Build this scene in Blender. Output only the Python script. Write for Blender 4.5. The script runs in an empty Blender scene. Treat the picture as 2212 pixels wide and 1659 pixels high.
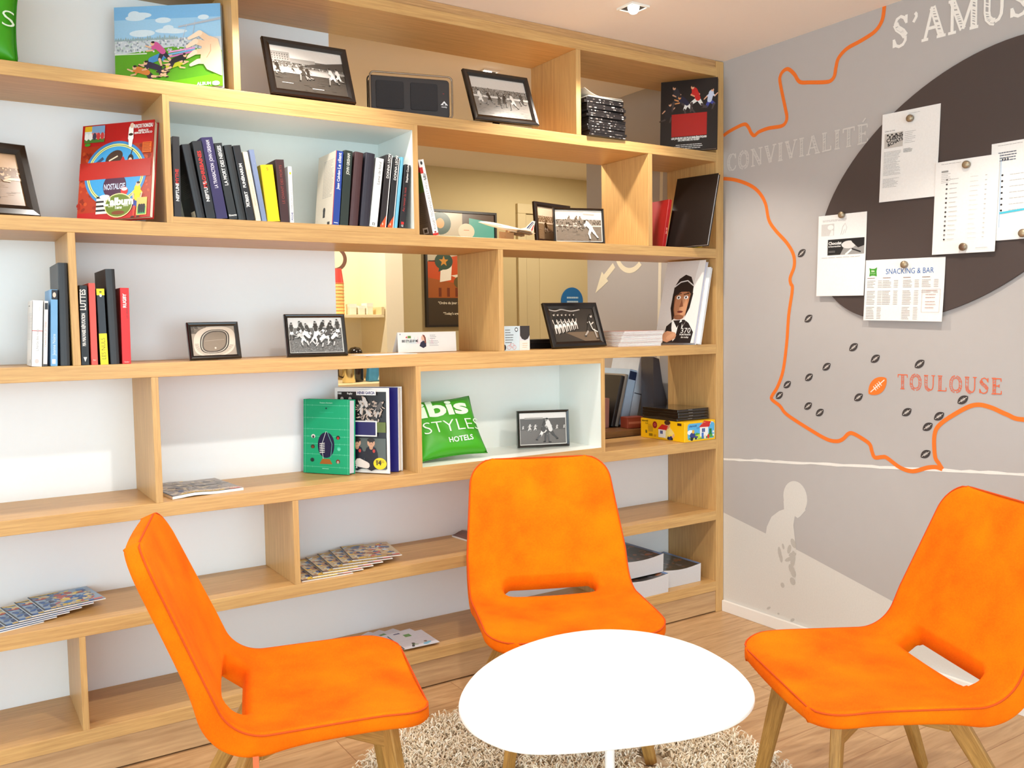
import bpy, bmesh, math, random
from mathutils import Vector, Matrix, Euler
PI = math.pi
rad = math.radians
scene = bpy.context.scene
COL = scene.collection

# ------------------------------------------------------------------ camera
cam_d = bpy.data.cameras.new('camera')
cam = bpy.data.objects.new('camera', cam_d)
COL.objects.link(cam)
def camera_matrix(loc, pitch, yaw, roll):
    fw = Vector((math.sin(yaw) * math.cos(pitch), math.cos(yaw) * math.cos(pitch), math.sin(pitch)))
    rt = fw.cross(Vector((0, 0, 1))).normalized()
    up = rt.cross(fw)
    r2 = math.cos(roll) * rt + math.sin(roll) * up
    u2 = -math.sin(roll) * rt + math.cos(roll) * up
    m = Matrix((r2, u2, -fw)).transposed().to_4x4()
    m.translation = loc
    return m
cam.matrix_world = camera_matrix(Vector((-2.8103, -2.6756, 1.2440)), -0.0658657, 0.5756140, -0.0150954)
cam_d.sensor_width = 36.0
cam_d.lens = 1919.22 / 2212 * 36.0
cam_d.clip_start = 0.05
scene.camera = cam

# ------------------------------------------------------------------ light and exposure
scene.view_settings.view_transform = 'Standard'
scene.view_settings.look = 'None'
scene.view_settings.gamma = 1.0
scene.view_settings.use_curve_mapping = False
scene.view_settings.exposure = 0.0
DAY = 4.1          # strength of the daylight that comes in from the open, glazed side of the room
SPOT = 26.0        # watts of one ceiling spotlight
world = bpy.data.worlds.new('daylight')
scene.world = world
world.use_nodes = True
_nt = world.node_tree
_bg = _nt.nodes['Background']
_bg.inputs['Color'].default_value = (0.70, 0.90, 1.0, 1)
_bg.inputs['Strength'].default_value = DAY
scene.cycles.use_denoising = True
scene.cycles.max_bounces = 8
scene.cycles.diffuse_bounces = 5
scene.cycles.sample_clamp_indirect = 6.0

# ------------------------------------------------------------------ materials
def lin(c):
    if isinstance(c, str):
        c = tuple(int(c[i:i + 2], 16) for i in (0, 2, 4))
    f = lambda v: v / 12.92 if v <= 0.04045 else ((v + 0.055) / 1.055) ** 2.4
    return tuple(f(v / 255.0) for v in c) + (1.0,)
_MATS = {}
def plain(c, rough=0.55, metal=0.0, vary=0.04, coat=0.0, scale=60.0, emit=0.0, spec=0.5):
    """A matte or glossy colour with a little procedural unevenness."""
    key = ('plain', c, rough, metal, vary, coat, emit)
    if key in _MATS:
        return _MATS[key]
    m = bpy.data.materials.new('paint_' + (c if isinstance(c, str) else '%02x%02x%02x' % c))
    m.use_nodes = True
    nt = m.node_tree
    b = nt.nodes['Principled BSDF']
    rgba = lin(c)
    if vary > 0:
        tc = nt.nodes.new('ShaderNodeTexCoord')
        no = nt.nodes.new('ShaderNodeTexNoise'); no.inputs['Scale'].default_value = scale; no.inputs['Detail'].default_value = 3
        mx = nt.nodes.new('ShaderNodeMix'); mx.data_type = 'RGBA'
        nt.links.new(tc.outputs['Object'], no.inputs['Vector'])
        nt.links.new(no.outputs['Fac'], mx.inputs['Factor'])
        mx.inputs['A'].default_value = tuple(v * (1 - vary) for v in rgba[:3]) + (1,)
        mx.inputs['B'].default_value = tuple(min(1, v * (1 + vary)) for v in rgba[:3]) + (1,)
        nt.links.new(mx.outputs['Result'], b.inputs['Base Color'])
    else:
        b.inputs['Base Color'].default_value = rgba
    b.inputs['Roughness'].default_value = rough
    b.inputs['Metallic'].default_value = metal
    b.inputs['Specular IOR Level'].default_value = spec
    if coat:
        b.inputs['Coat Weight'].default_value = coat
        b.inputs['Coat Roughness'].default_value = 0.06
    if emit:
        b.inputs['Emission Color'].default_value = rgba
        b.inputs['Emission Strength'].default_value = emit
    _MATS[key] = m
    return m
def wood(name, c1, c2, axis='x', rough=0.38, stretch=30.0, scale=5.0, bump=0.03, spec=0.4):
    """Fine straight grain running along one object axis."""
    key = ('wood', name, axis)
    if key in _MATS:
        return _MATS[key]
    m = bpy.data.materials.new(name + '_' + axis)
    m.use_nodes = True
    nt = m.node_tree
    b = nt.nodes['Principled BSDF']
    tc = nt.nodes.new('ShaderNodeTexCoord')
    oi = nt.nodes.new('ShaderNodeObjectInfo')
    add = nt.nodes.new('ShaderNodeVectorMath'); add.operation = 'MULTIPLY_ADD'
    mp = nt.nodes.new('ShaderNodeMapping')
    s = {'x': (1, stretch, stretch), 'y': (stretch, 1, stretch), 'z': (stretch, stretch, 1)}[axis]
    mp.inputs['Scale'].default_value = s
    no = nt.nodes.new('ShaderNodeTexNoise')
    no.inputs['Scale'].default_value = scale; no.inputs['Detail'].default_value = 6; no.inputs['Roughness'].default_value = 0.62
    no2 = nt.nodes.new('ShaderNodeTexNoise')
    no2.inputs['Scale'].default_value = scale * 4.2; no2.inputs['Detail'].default_value = 4
    mixf = nt.nodes.new('ShaderNodeMath'); mixf.operation = 'MULTIPLY_ADD'; mixf.inputs[1].default_value = 0.45
    r = nt.nodes.new('ShaderNodeValToRGB')
    r.color_ramp.elements[0].position = 0.34; r.color_ramp.elements[0].color = lin(c1)
    r.color_ramp.elements[1].position = 0.95; r.color_ramp.elements[1].color = lin(c2)
    L = nt.links
    L.new(tc.outputs['Object'], add.inputs[0]); add.inputs[1].default_value = (1, 1, 1)
    cmb = nt.nodes.new('ShaderNodeCombineXYZ')
    mul = nt.nodes.new('ShaderNodeMath'); mul.operation = 'MULTIPLY'; mul.inputs[1].default_value = 13.0
    L.new(oi.outputs['Random'], mul.inputs[0])
    for i in range(3):
        L.new(mul.outputs[0], cmb.inputs[i])
    L.new(cmb.outputs[0], add.inputs[2])
    L.new(add.outputs[0], mp.inputs['Vector'])
    L.new(mp.outputs[0], no.inputs['Vector']); L.new(mp.outputs[0], no2.inputs['Vector'])
    L.new(no2.outputs['Fac'], mixf.inputs[0]); L.new(no.outputs['Fac'], mixf.inputs[2])
    L.new(mixf.outputs[0], r.inputs['Fac'])
    L.new(r.outputs['Color'], b.inputs['Base Color'])
    bp = nt.nodes.new('ShaderNodeBump'); bp.inputs['Strength'].default_value = bump; bp.inputs['Distance'].default_value = 0.002
    L.new(mixf.outputs[0], bp.inputs['Height']); L.new(bp.outputs[0], b.inputs['Normal'])
    b.inputs['Roughness'].default_value = rough
    b.inputs['Specular IOR Level'].default_value = spec
    _MATS[key] = m
    return m
def fabric(name, c1, c2, scale=700.0, patch=7.0, rough=0.9, sheen=0.25, bump=0.25):
    m = bpy.data.materials.new(name); m.use_nodes = True
    nt = m.node_tree; b = nt.nodes['Principled BSDF']; L = nt.links
    tc = nt.nodes.new('ShaderNodeTexCoord')
    mp = nt.nodes.new('ShaderNodeMapping'); mp.inputs['Scale'].default_value = (0.25, 1, 1)
    fine = nt.nodes.new('ShaderNodeTexNoise'); fine.inputs['Scale'].default_value = scale; fine.inputs['Detail'].default_value = 2
    big = nt.nodes.new('ShaderNodeTexNoise'); big.inputs['Scale'].default_value = patch; big.inputs['Detail'].default_value = 5
    ad = nt.nodes.new('ShaderNodeMath'); ad.operation = 'MULTIPLY_ADD'; ad.inputs[1].default_value = 0.5
    r = nt.nodes.new('ShaderNodeValToRGB')
    r.color_ramp.elements[0].position = 0.45; r.color_ramp.elements[0].color = lin(c1)
    r.color_ramp.elements[1].position = 1.0; r.color_ramp.elements[1].color = lin(c2)
    L.new(tc.outputs['Object'], mp.inputs[0]); L.new(mp.outputs[0], fine.inputs['Vector']); L.new(tc.outputs['Object'], big.inputs['Vector'])
    L.new(fine.outputs['Fac'], ad.inputs[0]); L.new(big.outputs['Fac'], ad.inputs[2]); L.new(ad.outputs[0], r.inputs['Fac'])
    L.new(r.outputs['Color'], b.inputs['Base Color'])
    bp = nt.nodes.new('ShaderNodeBump'); bp.inputs['Strength'].default_value = bump; bp.inputs['Distance'].default_value = 0.001
    L.new(fine.outputs['Fac'], bp.inputs['Height']); L.new(bp.outputs[0], b.inputs['Normal'])
    b.inputs['Roughness'].default_value = rough; b.inputs['Specular IOR Level'].default_value = 0.15
    b.inputs['Sheen Weight'].default_value = sheen; b.inputs['Sheen Roughness'].default_value = 0.4
    b.inputs['Sheen Tint'].default_value = lin(c2)
    return m
def floor_planks():
    m = bpy.data.materials.new('floor_planks'); m.use_nodes = True
    nt = m.node_tree; b = nt.nodes['Principled BSDF']; L = nt.links
    tc = nt.nodes.new('ShaderNodeTexCoord')
    br = nt.nodes.new('ShaderNodeTexBrick')
    br.inputs['Scale'].default_value = 1.0; br.inputs['Brick Width'].default_value = 1.35; br.inputs['Row Height'].default_value = 0.19
    br.inputs['Mortar Size'].default_value = 0.0012; br.inputs['Mortar Smooth'].default_value = 0.2
    br.inputs['Color1'].default_value = (0.35, 0.35, 0.35, 1); br.inputs['Color2'].default_value = (0.65, 0.65, 0.65, 1)
    br.inputs['Mortar'].default_value = (0.0, 0.0, 0.0, 1); br.offset = 0.37
    mp = nt.nodes.new('ShaderNodeMapping'); mp.inputs['Scale'].default_value = (1.6, 14, 1)
    wv = nt.nodes.new('ShaderNodeTexNoise'); wv.inputs['Scale'].default_value = 2.2; wv.inputs['Detail'].default_value = 7; wv.inputs['Distortion'].default_value = 1.6
    bl = nt.nodes.new('ShaderNodeTexNoise'); bl.inputs['Scale'].default_value = 1.7; bl.inputs['Detail'].default_value = 3
    vadd = nt.nodes.new('ShaderNodeVectorMath'); vadd.operation = 'ADD'
    L.new(tc.outputs['Object'], br.inputs['Vector']); L.new(tc.outputs['Object'], vadd.inputs[0]); L.new(br.outputs['Color'], vadd.inputs[1])
    L.new(vadd.outputs[0], mp.inputs[0]); L.new(mp.outputs[0], wv.inputs['Vector']); L.new(vadd.outputs[0], bl.inputs['Vector'])
    s1 = nt.nodes.new('ShaderNodeMath'); s1.operation = 'MULTIPLY_ADD'; s1.inputs[1].default_value = 0.35
    L.new(br.outputs['Color'], s1.inputs[0]); L.new(wv.outputs['Fac'], s1.inputs[2])
    s2 = nt.nodes.new('ShaderNodeMath'); s2.operation = 'MULTIPLY_ADD'; s2.inputs[1].default_value = 0.3
    L.new(bl.outputs['Fac'], s2.inputs[0]); L.new(s1.outputs[0], s2.inputs[2])
    r = nt.nodes.new('ShaderNodeValToRGB')
    e = r.color_ramp.elements
    e[0].position = 0.42; e[0].color = lin((126, 92, 60))
    e[1].position = 1.1 if False else 1.0; e[1].color = lin((208, 170, 126))
    x = e.new(0.66); x.color = lin((180, 140, 98))
    L.new(s2.outputs[0], r.inputs['Fac'])
    mx = nt.nodes.new('ShaderNodeMix'); mx.data_type = 'RGBA'
    L.new(br.outputs['Fac'], mx.inputs['Factor']); L.new(r.outputs['Color'], mx.inputs['A']); mx.inputs['B'].default_value = lin((146, 102, 62))
    L.new(mx.outputs['Result'], b.inputs['Base Color'])
    b.inputs['Roughness'].default_value = 0.42
    bp = nt.nodes.new('ShaderNodeBump'); bp.inputs['Strength'].default_value = 0.08; bp.inputs['Distance'].default_value = 0.002
    L.new(wv.outputs['Fac'], bp.inputs['Height']); L.new(bp.outputs[0], b.inputs['Normal'])
    return m

OAK1, OAK2 = (176, 131, 80), (216, 174, 113)
oak_x = wood('oak_laminate', OAK1, OAK2, 'x')
oak_z = wood('oak_laminate', OAK1, OAK2, 'z')
plinth_wood = wood('washed_oak', (150, 112, 76), (206, 168, 124), 'x', stretch=14, scale=2.2)
leg_wood = wood('solid_oak', (118, 76, 26), (196, 146, 74), 'z', stretch=16, scale=9.0, rough=0.5)
white_panel = plain((247, 249, 251), 0.28, vary=0.01)
white_lacquer = plain((240, 242, 236), 0.25, vary=0.01)
black_frame = plain((22, 17, 16), 0.22, vary=0.1, coat=0.4)
paper_edge = plain((232, 226, 212), 0.8, vary=0.08, scale=400)
paper_white = plain((238, 236, 234), 0.7, vary=0.02)
orange_velvet = fabric('orange_velvet', (228, 86, 0), (246, 128, 0), sheen=0.05)
orange_seam = plain((206, 74, 0), 0.9)
chrome = plain((190, 182, 170), 0.25, metal=1.0)

# ------------------------------------------------------------------ objects
def tag(o, label=None, cat=None, group=None, kind=None):
    for k, v in (('label', label), ('category', cat), ('group', group), ('kind', kind)):
        if v:
            o[k] = v
    return o
def empty(name, loc=(0, 0, 0), rot=(0, 0, 0), label=None, cat=None, group=None, kind=None):
    o = bpy.data.objects.new(name, None)
    o.empty_display_size = 0.05
    COL.objects.link(o)
    o.location = loc
    o.rotation_euler = rot
    return tag(o, label, cat, group, kind)
class MB:
    """Collects solids and links them as one mesh object."""
    def __init__(s):
        s.v, s.f, s.mi, s.mats = [], [], [], []
    def slot(s, m):
        if m not in s.mats:
            s.mats.append(m)
        return s.mats.index(m)
    def add(s, vs, fs, m):
        o = len(s.v); k = s.slot(m)
        s.v += [tuple(v) for v in vs]
        for f in fs:
            s.f.append(tuple(i + o for i in f)); s.mi.append(k)
    def box(s, x0, x1, y0, y1, z0, z1, m):
        s.add([(x0, y0, z0), (x1, y0, z0), (x1, y1, z0), (x0, y1, z0), (x0, y0, z1), (x1, y0, z1), (x1, y1, z1), (x0, y1, z1)],
              [(3, 2, 1, 0), (4, 5, 6, 7), (0, 1, 5, 4), (1, 2, 6, 5), (2, 3, 7, 6), (3, 0, 4, 7)], m)
    def prism(s, pts, z0, z1, m, axis='z'):
        """Extrude a closed 2D outline (counter-clockwise) along an axis."""
        n = len(pts)
        P = {'z': lambda p, h: (p[0], p[1], h), 'y': lambda p, h: (p[0], h, p[1]), 'x': lambda p, h: (h, p[0], p[1])}[axis]
        vs = [P(p, z0) for p in pts] + [P(p, z1) for p in pts]
        fs = [tuple(range(n - 1, -1, -1)), tuple(range(n, 2 * n))] + [(i, (i + 1) % n, n + (i + 1) % n, n + i) for i in range(n)]
        s.add(vs, fs, m)
    def bar(s, p, q, w, d, m, w2=None, d2=None, up=(0, 0, 1)):
        """Rectangular bar from p to q; w along a side axis, d along the other."""
        p, q = Vector(p), Vector(q); t = (q - p).normalized()
        a = t.cross(Vector(up))
        if a.length < 1e-4:
            a = t.cross(Vector((1, 0, 0)))
        a.normalize(); b = a.cross(t).normalized()
        w2 = w2 or w; d2 = d2 or d
        vs = []
        for c, ww, dd in ((p, w, d), (q, w2, d2)):
            for sx, sy in ((-1, -1), (1, -1), (1, 1), (-1, 1)):
                vs.append(c + a * (sx * ww / 2) + b * (sy * dd / 2))
        s.add(vs, [(3, 2, 1, 0), (4, 5, 6, 7), (0, 1, 5, 4), (1, 2, 6, 5), (2, 3, 7, 6), (3, 0, 4, 7)], m)
    def tube(s, pts, r, m, n=8, caps=True):
        pts = [Vector(p) for p in pts]; rings = []
        ref = Vector((0.13, 0.21, 0.97))
        for i, p in enumerate(pts):
            t = (pts[min(i + 1, len(pts) - 1)] - pts[max(i - 1, 0)]).normalized()
            a = t.cross(ref)
            if a.length < 1e-3:
                a = t.cross(Vector((1, 0, 0)))
            a.normalize(); b = t.cross(a)
            rr = r[i] if isinstance(r, (list, tuple)) else r
            rings.append([p + (a * math.cos(2 * PI * k / n) + b * math.sin(2 * PI * k / n)) * rr for k in range(n)])
        vs = [v for R in rings for v in R]
        fs = [(i * n + k, i * n + (k + 1) % n, (i + 1) * n + (k + 1) % n, (i + 1) * n + k) for i in range(len(pts) - 1) for k in range(n)]
        if caps:
            fs += [tuple(range(n - 1, -1, -1)), tuple((len(pts) - 1) * n + k for k in range(n))]
        s.add(vs, fs, m)
    def lathe(s, prof, m, n=24, c=(0, 0, 0), cap=True):
        vs = [(c[0] + r * math.cos(2 * PI * k / n), c[1] + r * math.sin(2 * PI * k / n), c[2] + z) for r, z in prof for k in range(n)]
        fs = [(i * n + k, i * n + (k + 1) % n, (i + 1) * n + (k + 1) % n, (i + 1) * n + k) for i in range(len(prof) - 1) for k in range(n)]
        if cap:
            fs += [tuple(range(n - 1, -1, -1)), tuple((len(prof) - 1) * n + k for k in range(n))]
        s.add(vs, fs, m)
    def build(s, name, parent=None, smooth=False, bevel=0.0, recalc=True, seg=2):
        me = bpy.data.meshes.new(name)
        me.from_pydata(s.v, [], s.f)
        for m in s.mats:
            me.materials.append(m)
        me.polygons.foreach_set('material_index', s.mi)
        if recalc:
            bm = bmesh.new(); bm.from_mesh(me)
            bmesh.ops.recalc_face_normals(bm, faces=bm.faces); bm.to_mesh(me); bm.free()
        if smooth:
            me.polygons.foreach_set('use_smooth', [True] * len(me.polygons))
        o = bpy.data.objects.new(name, me)
        COL.objects.link(o)
        if parent:
            o.parent = parent
        if bevel:
            b = o.modifiers.new('edge', 'BEVEL'); b.width = bevel; b.segments = seg; b.limit_method = 'ANGLE'; b.angle_limit = rad(40)
        return o
def box_obj(name, parent, x0, x1, y0, y1, z0, z1, m, bevel=0.0):
    """A box whose mesh is centred on the object's own origin, so that grain follows the piece."""
    c = ((x0 + x1) / 2, (y0 + y1) / 2, (z0 + z1) / 2)
    b = MB(); b.box(x0 - c[0], x1 - c[0], y0 - c[1], y1 - c[1], z0 - c[2], z1 - c[2], m)
    o = b.build(name, parent, bevel=bevel); o.location = c
    return o
def copy_tree(o, parent=None):
    c = o.copy(); COL.objects.link(c)
    if parent:
        c.parent = parent
    for ch in list(o.children):
        copy_tree(ch, c)
    return c
def leaned(name, x, y, z, yaw, lean, roll, label, cat, group=None, lift=0.0):
    """Root of a flat thing that stands on z, faces the room, turned by yaw, leaned back and rolled (degrees).
    Local x runs along its width, y into its depth, z up its height."""
    yw, ln, rl = rad(yaw), rad(lean), rad(roll)
    W = Vector((math.cos(yw), math.sin(yw), 0)); n = Vector((math.sin(yw), -math.cos(yw), 0))
    U = Vector((0, 0, math.cos(ln))) - n * math.sin(ln)
    U2 = math.cos(rl) * U + math.sin(rl) * W; W2 = math.cos(rl) * W - math.sin(rl) * U
    D = U2.cross(W2)
    m = Matrix((W2, D, U2)).transposed()
    o = empty(name, (x, y, z + lift), m.to_euler(), label, cat, group)
    return o

# ------------------------------------------------------------------ printed pictures and lettering
_TXT = {}
def glyphs(s, bold):
    """Outline of a line of text as 2D triangles, cap height 1."""
    key = (s, bold)
    if key not in _TXT:
        cu = bpy.data.curves.new('t', 'FONT'); cu.body = s; cu.size = 1.0; cu.offset = bold; cu.resolution_u = 3
        o = bpy.data.objects.new('t', cu); COL.objects.link(o)
        dg = bpy.context.evaluated_depsgraph_get(); dg.update()
        me = bpy.data.meshes.new_from_object(o.evaluated_get(dg))
        k = 1.0 / 0.70
        vs = [(v.co.x * k, v.co.y * k) for v in me.vertices]; fs = [tuple(p.vertices) for p in me.polygons]
        bpy.data.objects.remove(o); bpy.data.curves.remove(cu); bpy.data.meshes.remove(me)
        x0 = min((v[0] for v in vs), default=0)
        _TXT[key] = ([(a - x0, b) for a, b in vs], fs, max((v[0] for v in vs), default=0) - x0)
    return _TXT[key]
class Art:
    """Ink on a surface: flat shapes laid over each other, u to the right, v up, n out of the surface."""
    def __init__(s, origin=(0, 0, 0), u=(1, 0, 0), v=(0, 0, 1), n=(0, -1, 0), rough=0.5, coat=0.0, base=0.0003, step=0.00003, warp=None):
        s.o, s.u, s.w, s.n = Vector(origin), Vector(u), Vector(v), Vector(n)
        s.rough, s.coat, s.h, s.step, s.warp = rough, coat, base, step, warp
        s.mb = MB(); s.hold = False
    def _put(s, pts, faces, c, rough=None):
        vs = []
        for a, b in pts:
            h = s.h + (s.warp(a, b) if s.warp else 0)
            vs.append(s.o + s.u * a + s.w * b + s.n * h)
        m = c if isinstance(c, bpy.types.Material) else plain(c, s.rough if rough is None else rough, vary=0.05, coat=s.coat, scale=150)
        s.mb.add(vs, faces, m)
        if s.hold != 2:
            s.h += 0.000004 if s.hold else s.step
    def poly(s, pts, c):
        s._put(pts, [tuple(range(len(pts)))], c)
    def rect(s, x0, y0, x1, y1, c):
        s.poly([(x0, y0), (x1, y0), (x1, y1), (x0, y1)], c)
    def ell(s, x, y, rx, ry=None, c=(0, 0, 0), rot=0.0, n=24, a0=0.0, a1=2 * PI):
        ry = rx if ry is None else ry
        k = n if abs(a1 - a0 - 2 * PI) < 1e-6 else n + 1
        ps = []
        for i in range(k):
            a = a0 + (a1 - a0) * i / n
            p, q = rx * math.cos(a), ry * math.sin(a)
            ps.append((x + p * math.cos(rot) - q * math.sin(rot), y + p * math.sin(rot) + q * math.cos(rot)))
        s.poly(ps, c)
    def ring(s, x, y, r0, r1, c, n=40, a0=0.0, a1=2 * PI, sy=1.0):
        ps, fs = [], []
        for i in range(n + 1):
            a = a0 + (a1 - a0) * i / n
            ps += [(x + r0 * math.cos(a), y + sy * r0 * math.sin(a)), (x + r1 * math.cos(a), y + sy * r1 * math.sin(a))]
        for i in range(n):
            fs.append((2 * i, 2 * i + 1, 2 * i + 3, 2 * i + 2))
        s._put(ps, fs, c)
    def line(s, pts, w, c, closed=False):
        """A stroke of constant or per-point width with mitred joints."""
        n = len(pts); L, R = [], []
        for i, p in enumerate(pts):
            a = pts[(i - 1) % n] if (closed or i > 0) else p
            b = pts[(i + 1) % n] if (closed or i < n - 1) else p
            d1 = Vector((p[0] - a[0], p[1] - a[1])); d2 = Vector((b[0] - p[0], b[1] - p[1]))
            t = (d1.normalized() if d1.length else Vector((0, 0))) + (d2.normalized() if d2.length else Vector((0, 0)))
            if t.length < 1e-6:
                t = d2 if d2.length else d1
            t.normalize(); k = (w[i] if isinstance(w, (list, tuple)) else w) / 2
            L.append((p[0] - t.y * k, p[1] + t.x * k)); R.append((p[0] + t.y * k, p[1] - t.x * k))
        fs = [(i, n + i, n + (i + 1) % n, (i + 1) % n) for i in range(n if closed else n - 1)]
        s._put(L + R, fs, c)
    def limb(s, p, q, w0, w1, c):
        d = Vector((q[0] - p[0], q[1] - p[1]))
        a = math.atan2(d.y, d.x) if d.length else 0
        ps = [(p[0] + w0 / 2 * math.cos(a + t), p[1] + w0 / 2 * math.sin(a + t)) for t in (PI / 2, 3 * PI / 4, PI, 5 * PI / 4, 3 * PI / 2)]
        ps += [(q[0] + w1 / 2 * math.cos(a + t), q[1] + w1 / 2 * math.sin(a + t)) for t in (-PI / 2, -PI / 4, 0, PI / 4, PI / 2)]
        s.poly(ps, c)
    def text(s, t, x, y, h, c, rot=0, w=None, bold=0.0, align='l'):
        vs, fs, width = glyphs(t, bold)
        if not vs:
            return
        k = h; kx = (w / width) if w else h
        tw = width * kx
        off = {'l': 0, 'c': -tw / 2, 'r': -tw}[align]
        ca, sa = math.cos(rad(rot)), math.sin(rad(rot))
        ps = []
        for a, b in vs:
            p, q = a * kx + off, b * k
            ps.append((x + p * ca - q * sa, y + p * sa + q * ca))
        s._put(ps, fs, c)
    def lines(s, x0, y0, x1, n, pitch, h, c, rng, ragged=0.35):
        """A block of small print: n lines downward from y0."""
        s.hold = 2
        for i in range(n):
            e = x1 - (x1 - x0) * ragged * rng.random() * (1 if rng.random() < 0.5 else 0.2)
            x = x0
            while x < e - (x1 - x0) * 0.05:
                L = min((x1 - x0) * rng.uniform(0.06, 0.2), e - x)
                s.rect(x, y0 - i * pitch - h, x + L * 0.88, y0 - i * pitch, c)
                x += L
        s.hold = False; s.h += s.step
    def build(s, name, parent=None):
        return s.mb.build(name, parent, recalc=False)

POSES = {  # joints on a body of height 1, origin between the feet: hip, neck, head, (elbow, hand) x2, (knee, foot) x2
    'run': ((0, .5), (.07, .8), (.11, .9), (.2, .66), (.3, .76), (-.1, .66), (-.2, .56), (.17, .36), (.1, .14), (-.1, .28), (-.3, .22)),
    'carry': ((0, .48), (.12, .77), (.18, .87), (.22, .62), (.12, .56), (-.04, .62), (.1, .55), (.2, .34), (.24, .02), (-.12, .28), (-.3, .12)),
    'dive': ((0, .34), (.26, .44), (.36, .5), (.42, .4), (.55, .46), (.34, .3), (.46, .28), (-.14, .22), (-.34, .2), (-.1, .12), (-.3, .04)),
    'stand': ((0, .52), (0, .82), (0, .92), (.13, .66), (.1, .5), (-.13, .66), (-.1, .5), (.07, .27), (.08, .0), (-.07, .27), (-.08, .0)),
    'crouch': ((0, .4), (.16, .62), (.24, .68), (.22, .45), (.34, .4), (.1, .42), (.22, .3), (.16, .26), (.06, .0), (-.12, .22), (-.2, .0)),
    'tackle': ((0, .45), (.2, .66), (.29, .7), (.34, .58), (.48, .64), (.3, .5), (.46, .48), (.1, .22), (.04, .0), (-.16, .24), (-.32, .04)),
}
def player(A, x, y, s, pose, shirt, shorts, skin, hair, flip=1, socks=None, boots=None):
    J = [(x + flip * a * s, y + b * s) for a, b in POSES[pose]]
    hip, neck, head, e1, h1, e2, h2, k1, f1, k2, f2 = J
    socks = socks or skin; boots = boots or hair
    A.limb((neck[0], neck[1] - .02 * s), e2, .075 * s, .06 * s, shirt); A.limb(e2, h2, .05 * s, .04 * s, skin)
    A.limb(hip, k2, .13 * s, .1 * s, shorts); A.limb(k2, f2, .075 * s, .05 * s, socks); A.limb(f2, (f2[0] + flip * .06 * s, f2[1] - .01 * s), .045 * s, .035 * s, boots)
    A.limb(hip, k1, .14 * s, .1 * s, shorts); A.limb(k1, f1, .08 * s, .05 * s, socks); A.limb(f1, (f1[0] + flip * .07 * s, f1[1] - .01 * s), .045 * s, .035 * s, boots)
    A.limb(hip, neck, .17 * s, .19 * s, shirt)
    A.ell(head[0], head[1], .055 * s, .068 * s, skin, n=12)
    A.ell(head[0] - flip * .016 * s, head[1] + .04 * s, .05 * s, .034 * s, hair, n=12)
    A.limb((neck[0], neck[1] - .03 * s), e1, .08 * s, .06 * s, shirt); A.limb(e1, h1, .05 * s, .04 * s, skin)

# ------------------------------------------------------------------ room shell
CEIL = 2.325
def struct(o, label=None):
    o['kind'] = 'structure'
    if label:
        o['label'] = label
    return o
wall_grey = plain((182, 177, 175), 0.75, vary=0.02, scale=25)
wall_olive = plain((196, 178, 134), 0.8, vary=0.02, scale=20)
b = MB(); b.box(-7, 2.6, -6, 2.8, -0.06, 0, floor_planks()); struct(b.build('floor'), 'oak plank floor')
b = MB(); b.box(-7, 2.6, -6, 2.8, CEIL, CEIL + 0.1, plain((246, 240, 233), 0.85, vary=0.01)); struct(b.build('ceiling'), 'smooth pale ceiling')
b = MB(); b.box(0, 0.12, -6, 0.933, 0, CEIL, wall_grey); wall_right = struct(b.build('wall_right'), 'grey wall painted with a map and white figures')
b = MB(); b.box(-3.2, 2.6, 2.7, 2.8, 0, CEIL, wall_olive); wall_back = struct(b.build('wall_back'), 'beige wall of the room behind the bookcase')
b = MB(); b.box(2.5, 2.6, 0.3, 2.7, 0, CEIL, wall_olive); struct(b.build('wall_far_right'))
b = MB(); b.box(-3.3, -3.2, 0.32, 2.7, 0, CEIL, wall_olive); struct(b.build('wall_far_left'))
b = MB(); b.box(0.12, 2.5, 0.833, 0.933, 0, CEIL, wall_olive); struct(b.build('wall_far_front'))
b = MB(); b.box(-0.627, -0.518, 2.0, 2.7, 0, CEIL, plain((244, 232, 206), 0.7, vary=0.01)); struct(b.build('wall_alcove_right'))
b = MB(); b.box(-3.2, -0.627, 2.36, 2.44, 0, CEIL, plain((240, 226, 192), 0.7, vary=0.01)); wall_alcove = struct(b.build('wall_alcove_back'))
b = MB(); b.box(-0.013, -0.0005, -6, -0.002, 0, 0.0475, plain((240, 236, 230), 0.45, vary=0.01)); struct(b.build('baseboard_right', bevel=0.002))
b = MB(); b.box(-7, -3.62, 0.0, 0.3, 0, CEIL, plain((232, 230, 226), 0.7)); struct(b.build('wall_front_left'))

# door in the far room
door = empty('door_1', (1.2, 2.69, 0), kind='structure')
dm = plain((204, 188, 148), 0.5, vary=0.01)
b = MB(); b.box(-0.47, -0.40, -0.02, 0.009, 0, 2.0445, dm); b.box(0.40, 0.47, -0.02, 0.009, 0, 2.0445, dm); b.box(-0.47, 0.47, -0.02, 0.01, 2.045, 2.114, dm); b.build('door_frame', door, bevel=0.003)
b = MB(); b.box(-0.39, 0.39, -0.005, 0.01, 0.005, 2.04, dm)
for z0, z1 in ((0.15, 0.95), (1.08, 1.9)):
    b.box(-0.28, 0.28, -0.012, -0.004, z0, z1, dm)
b.build('door_leaf', door, bevel=0.003)
b = MB(); b.tube([(-0.33, -0.01, 1.02), (-0.33, -0.05, 1.02), (-0.23, -0.055, 1.02)], 0.009, chrome); b.build('door_handle', door, smooth=True)

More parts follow.
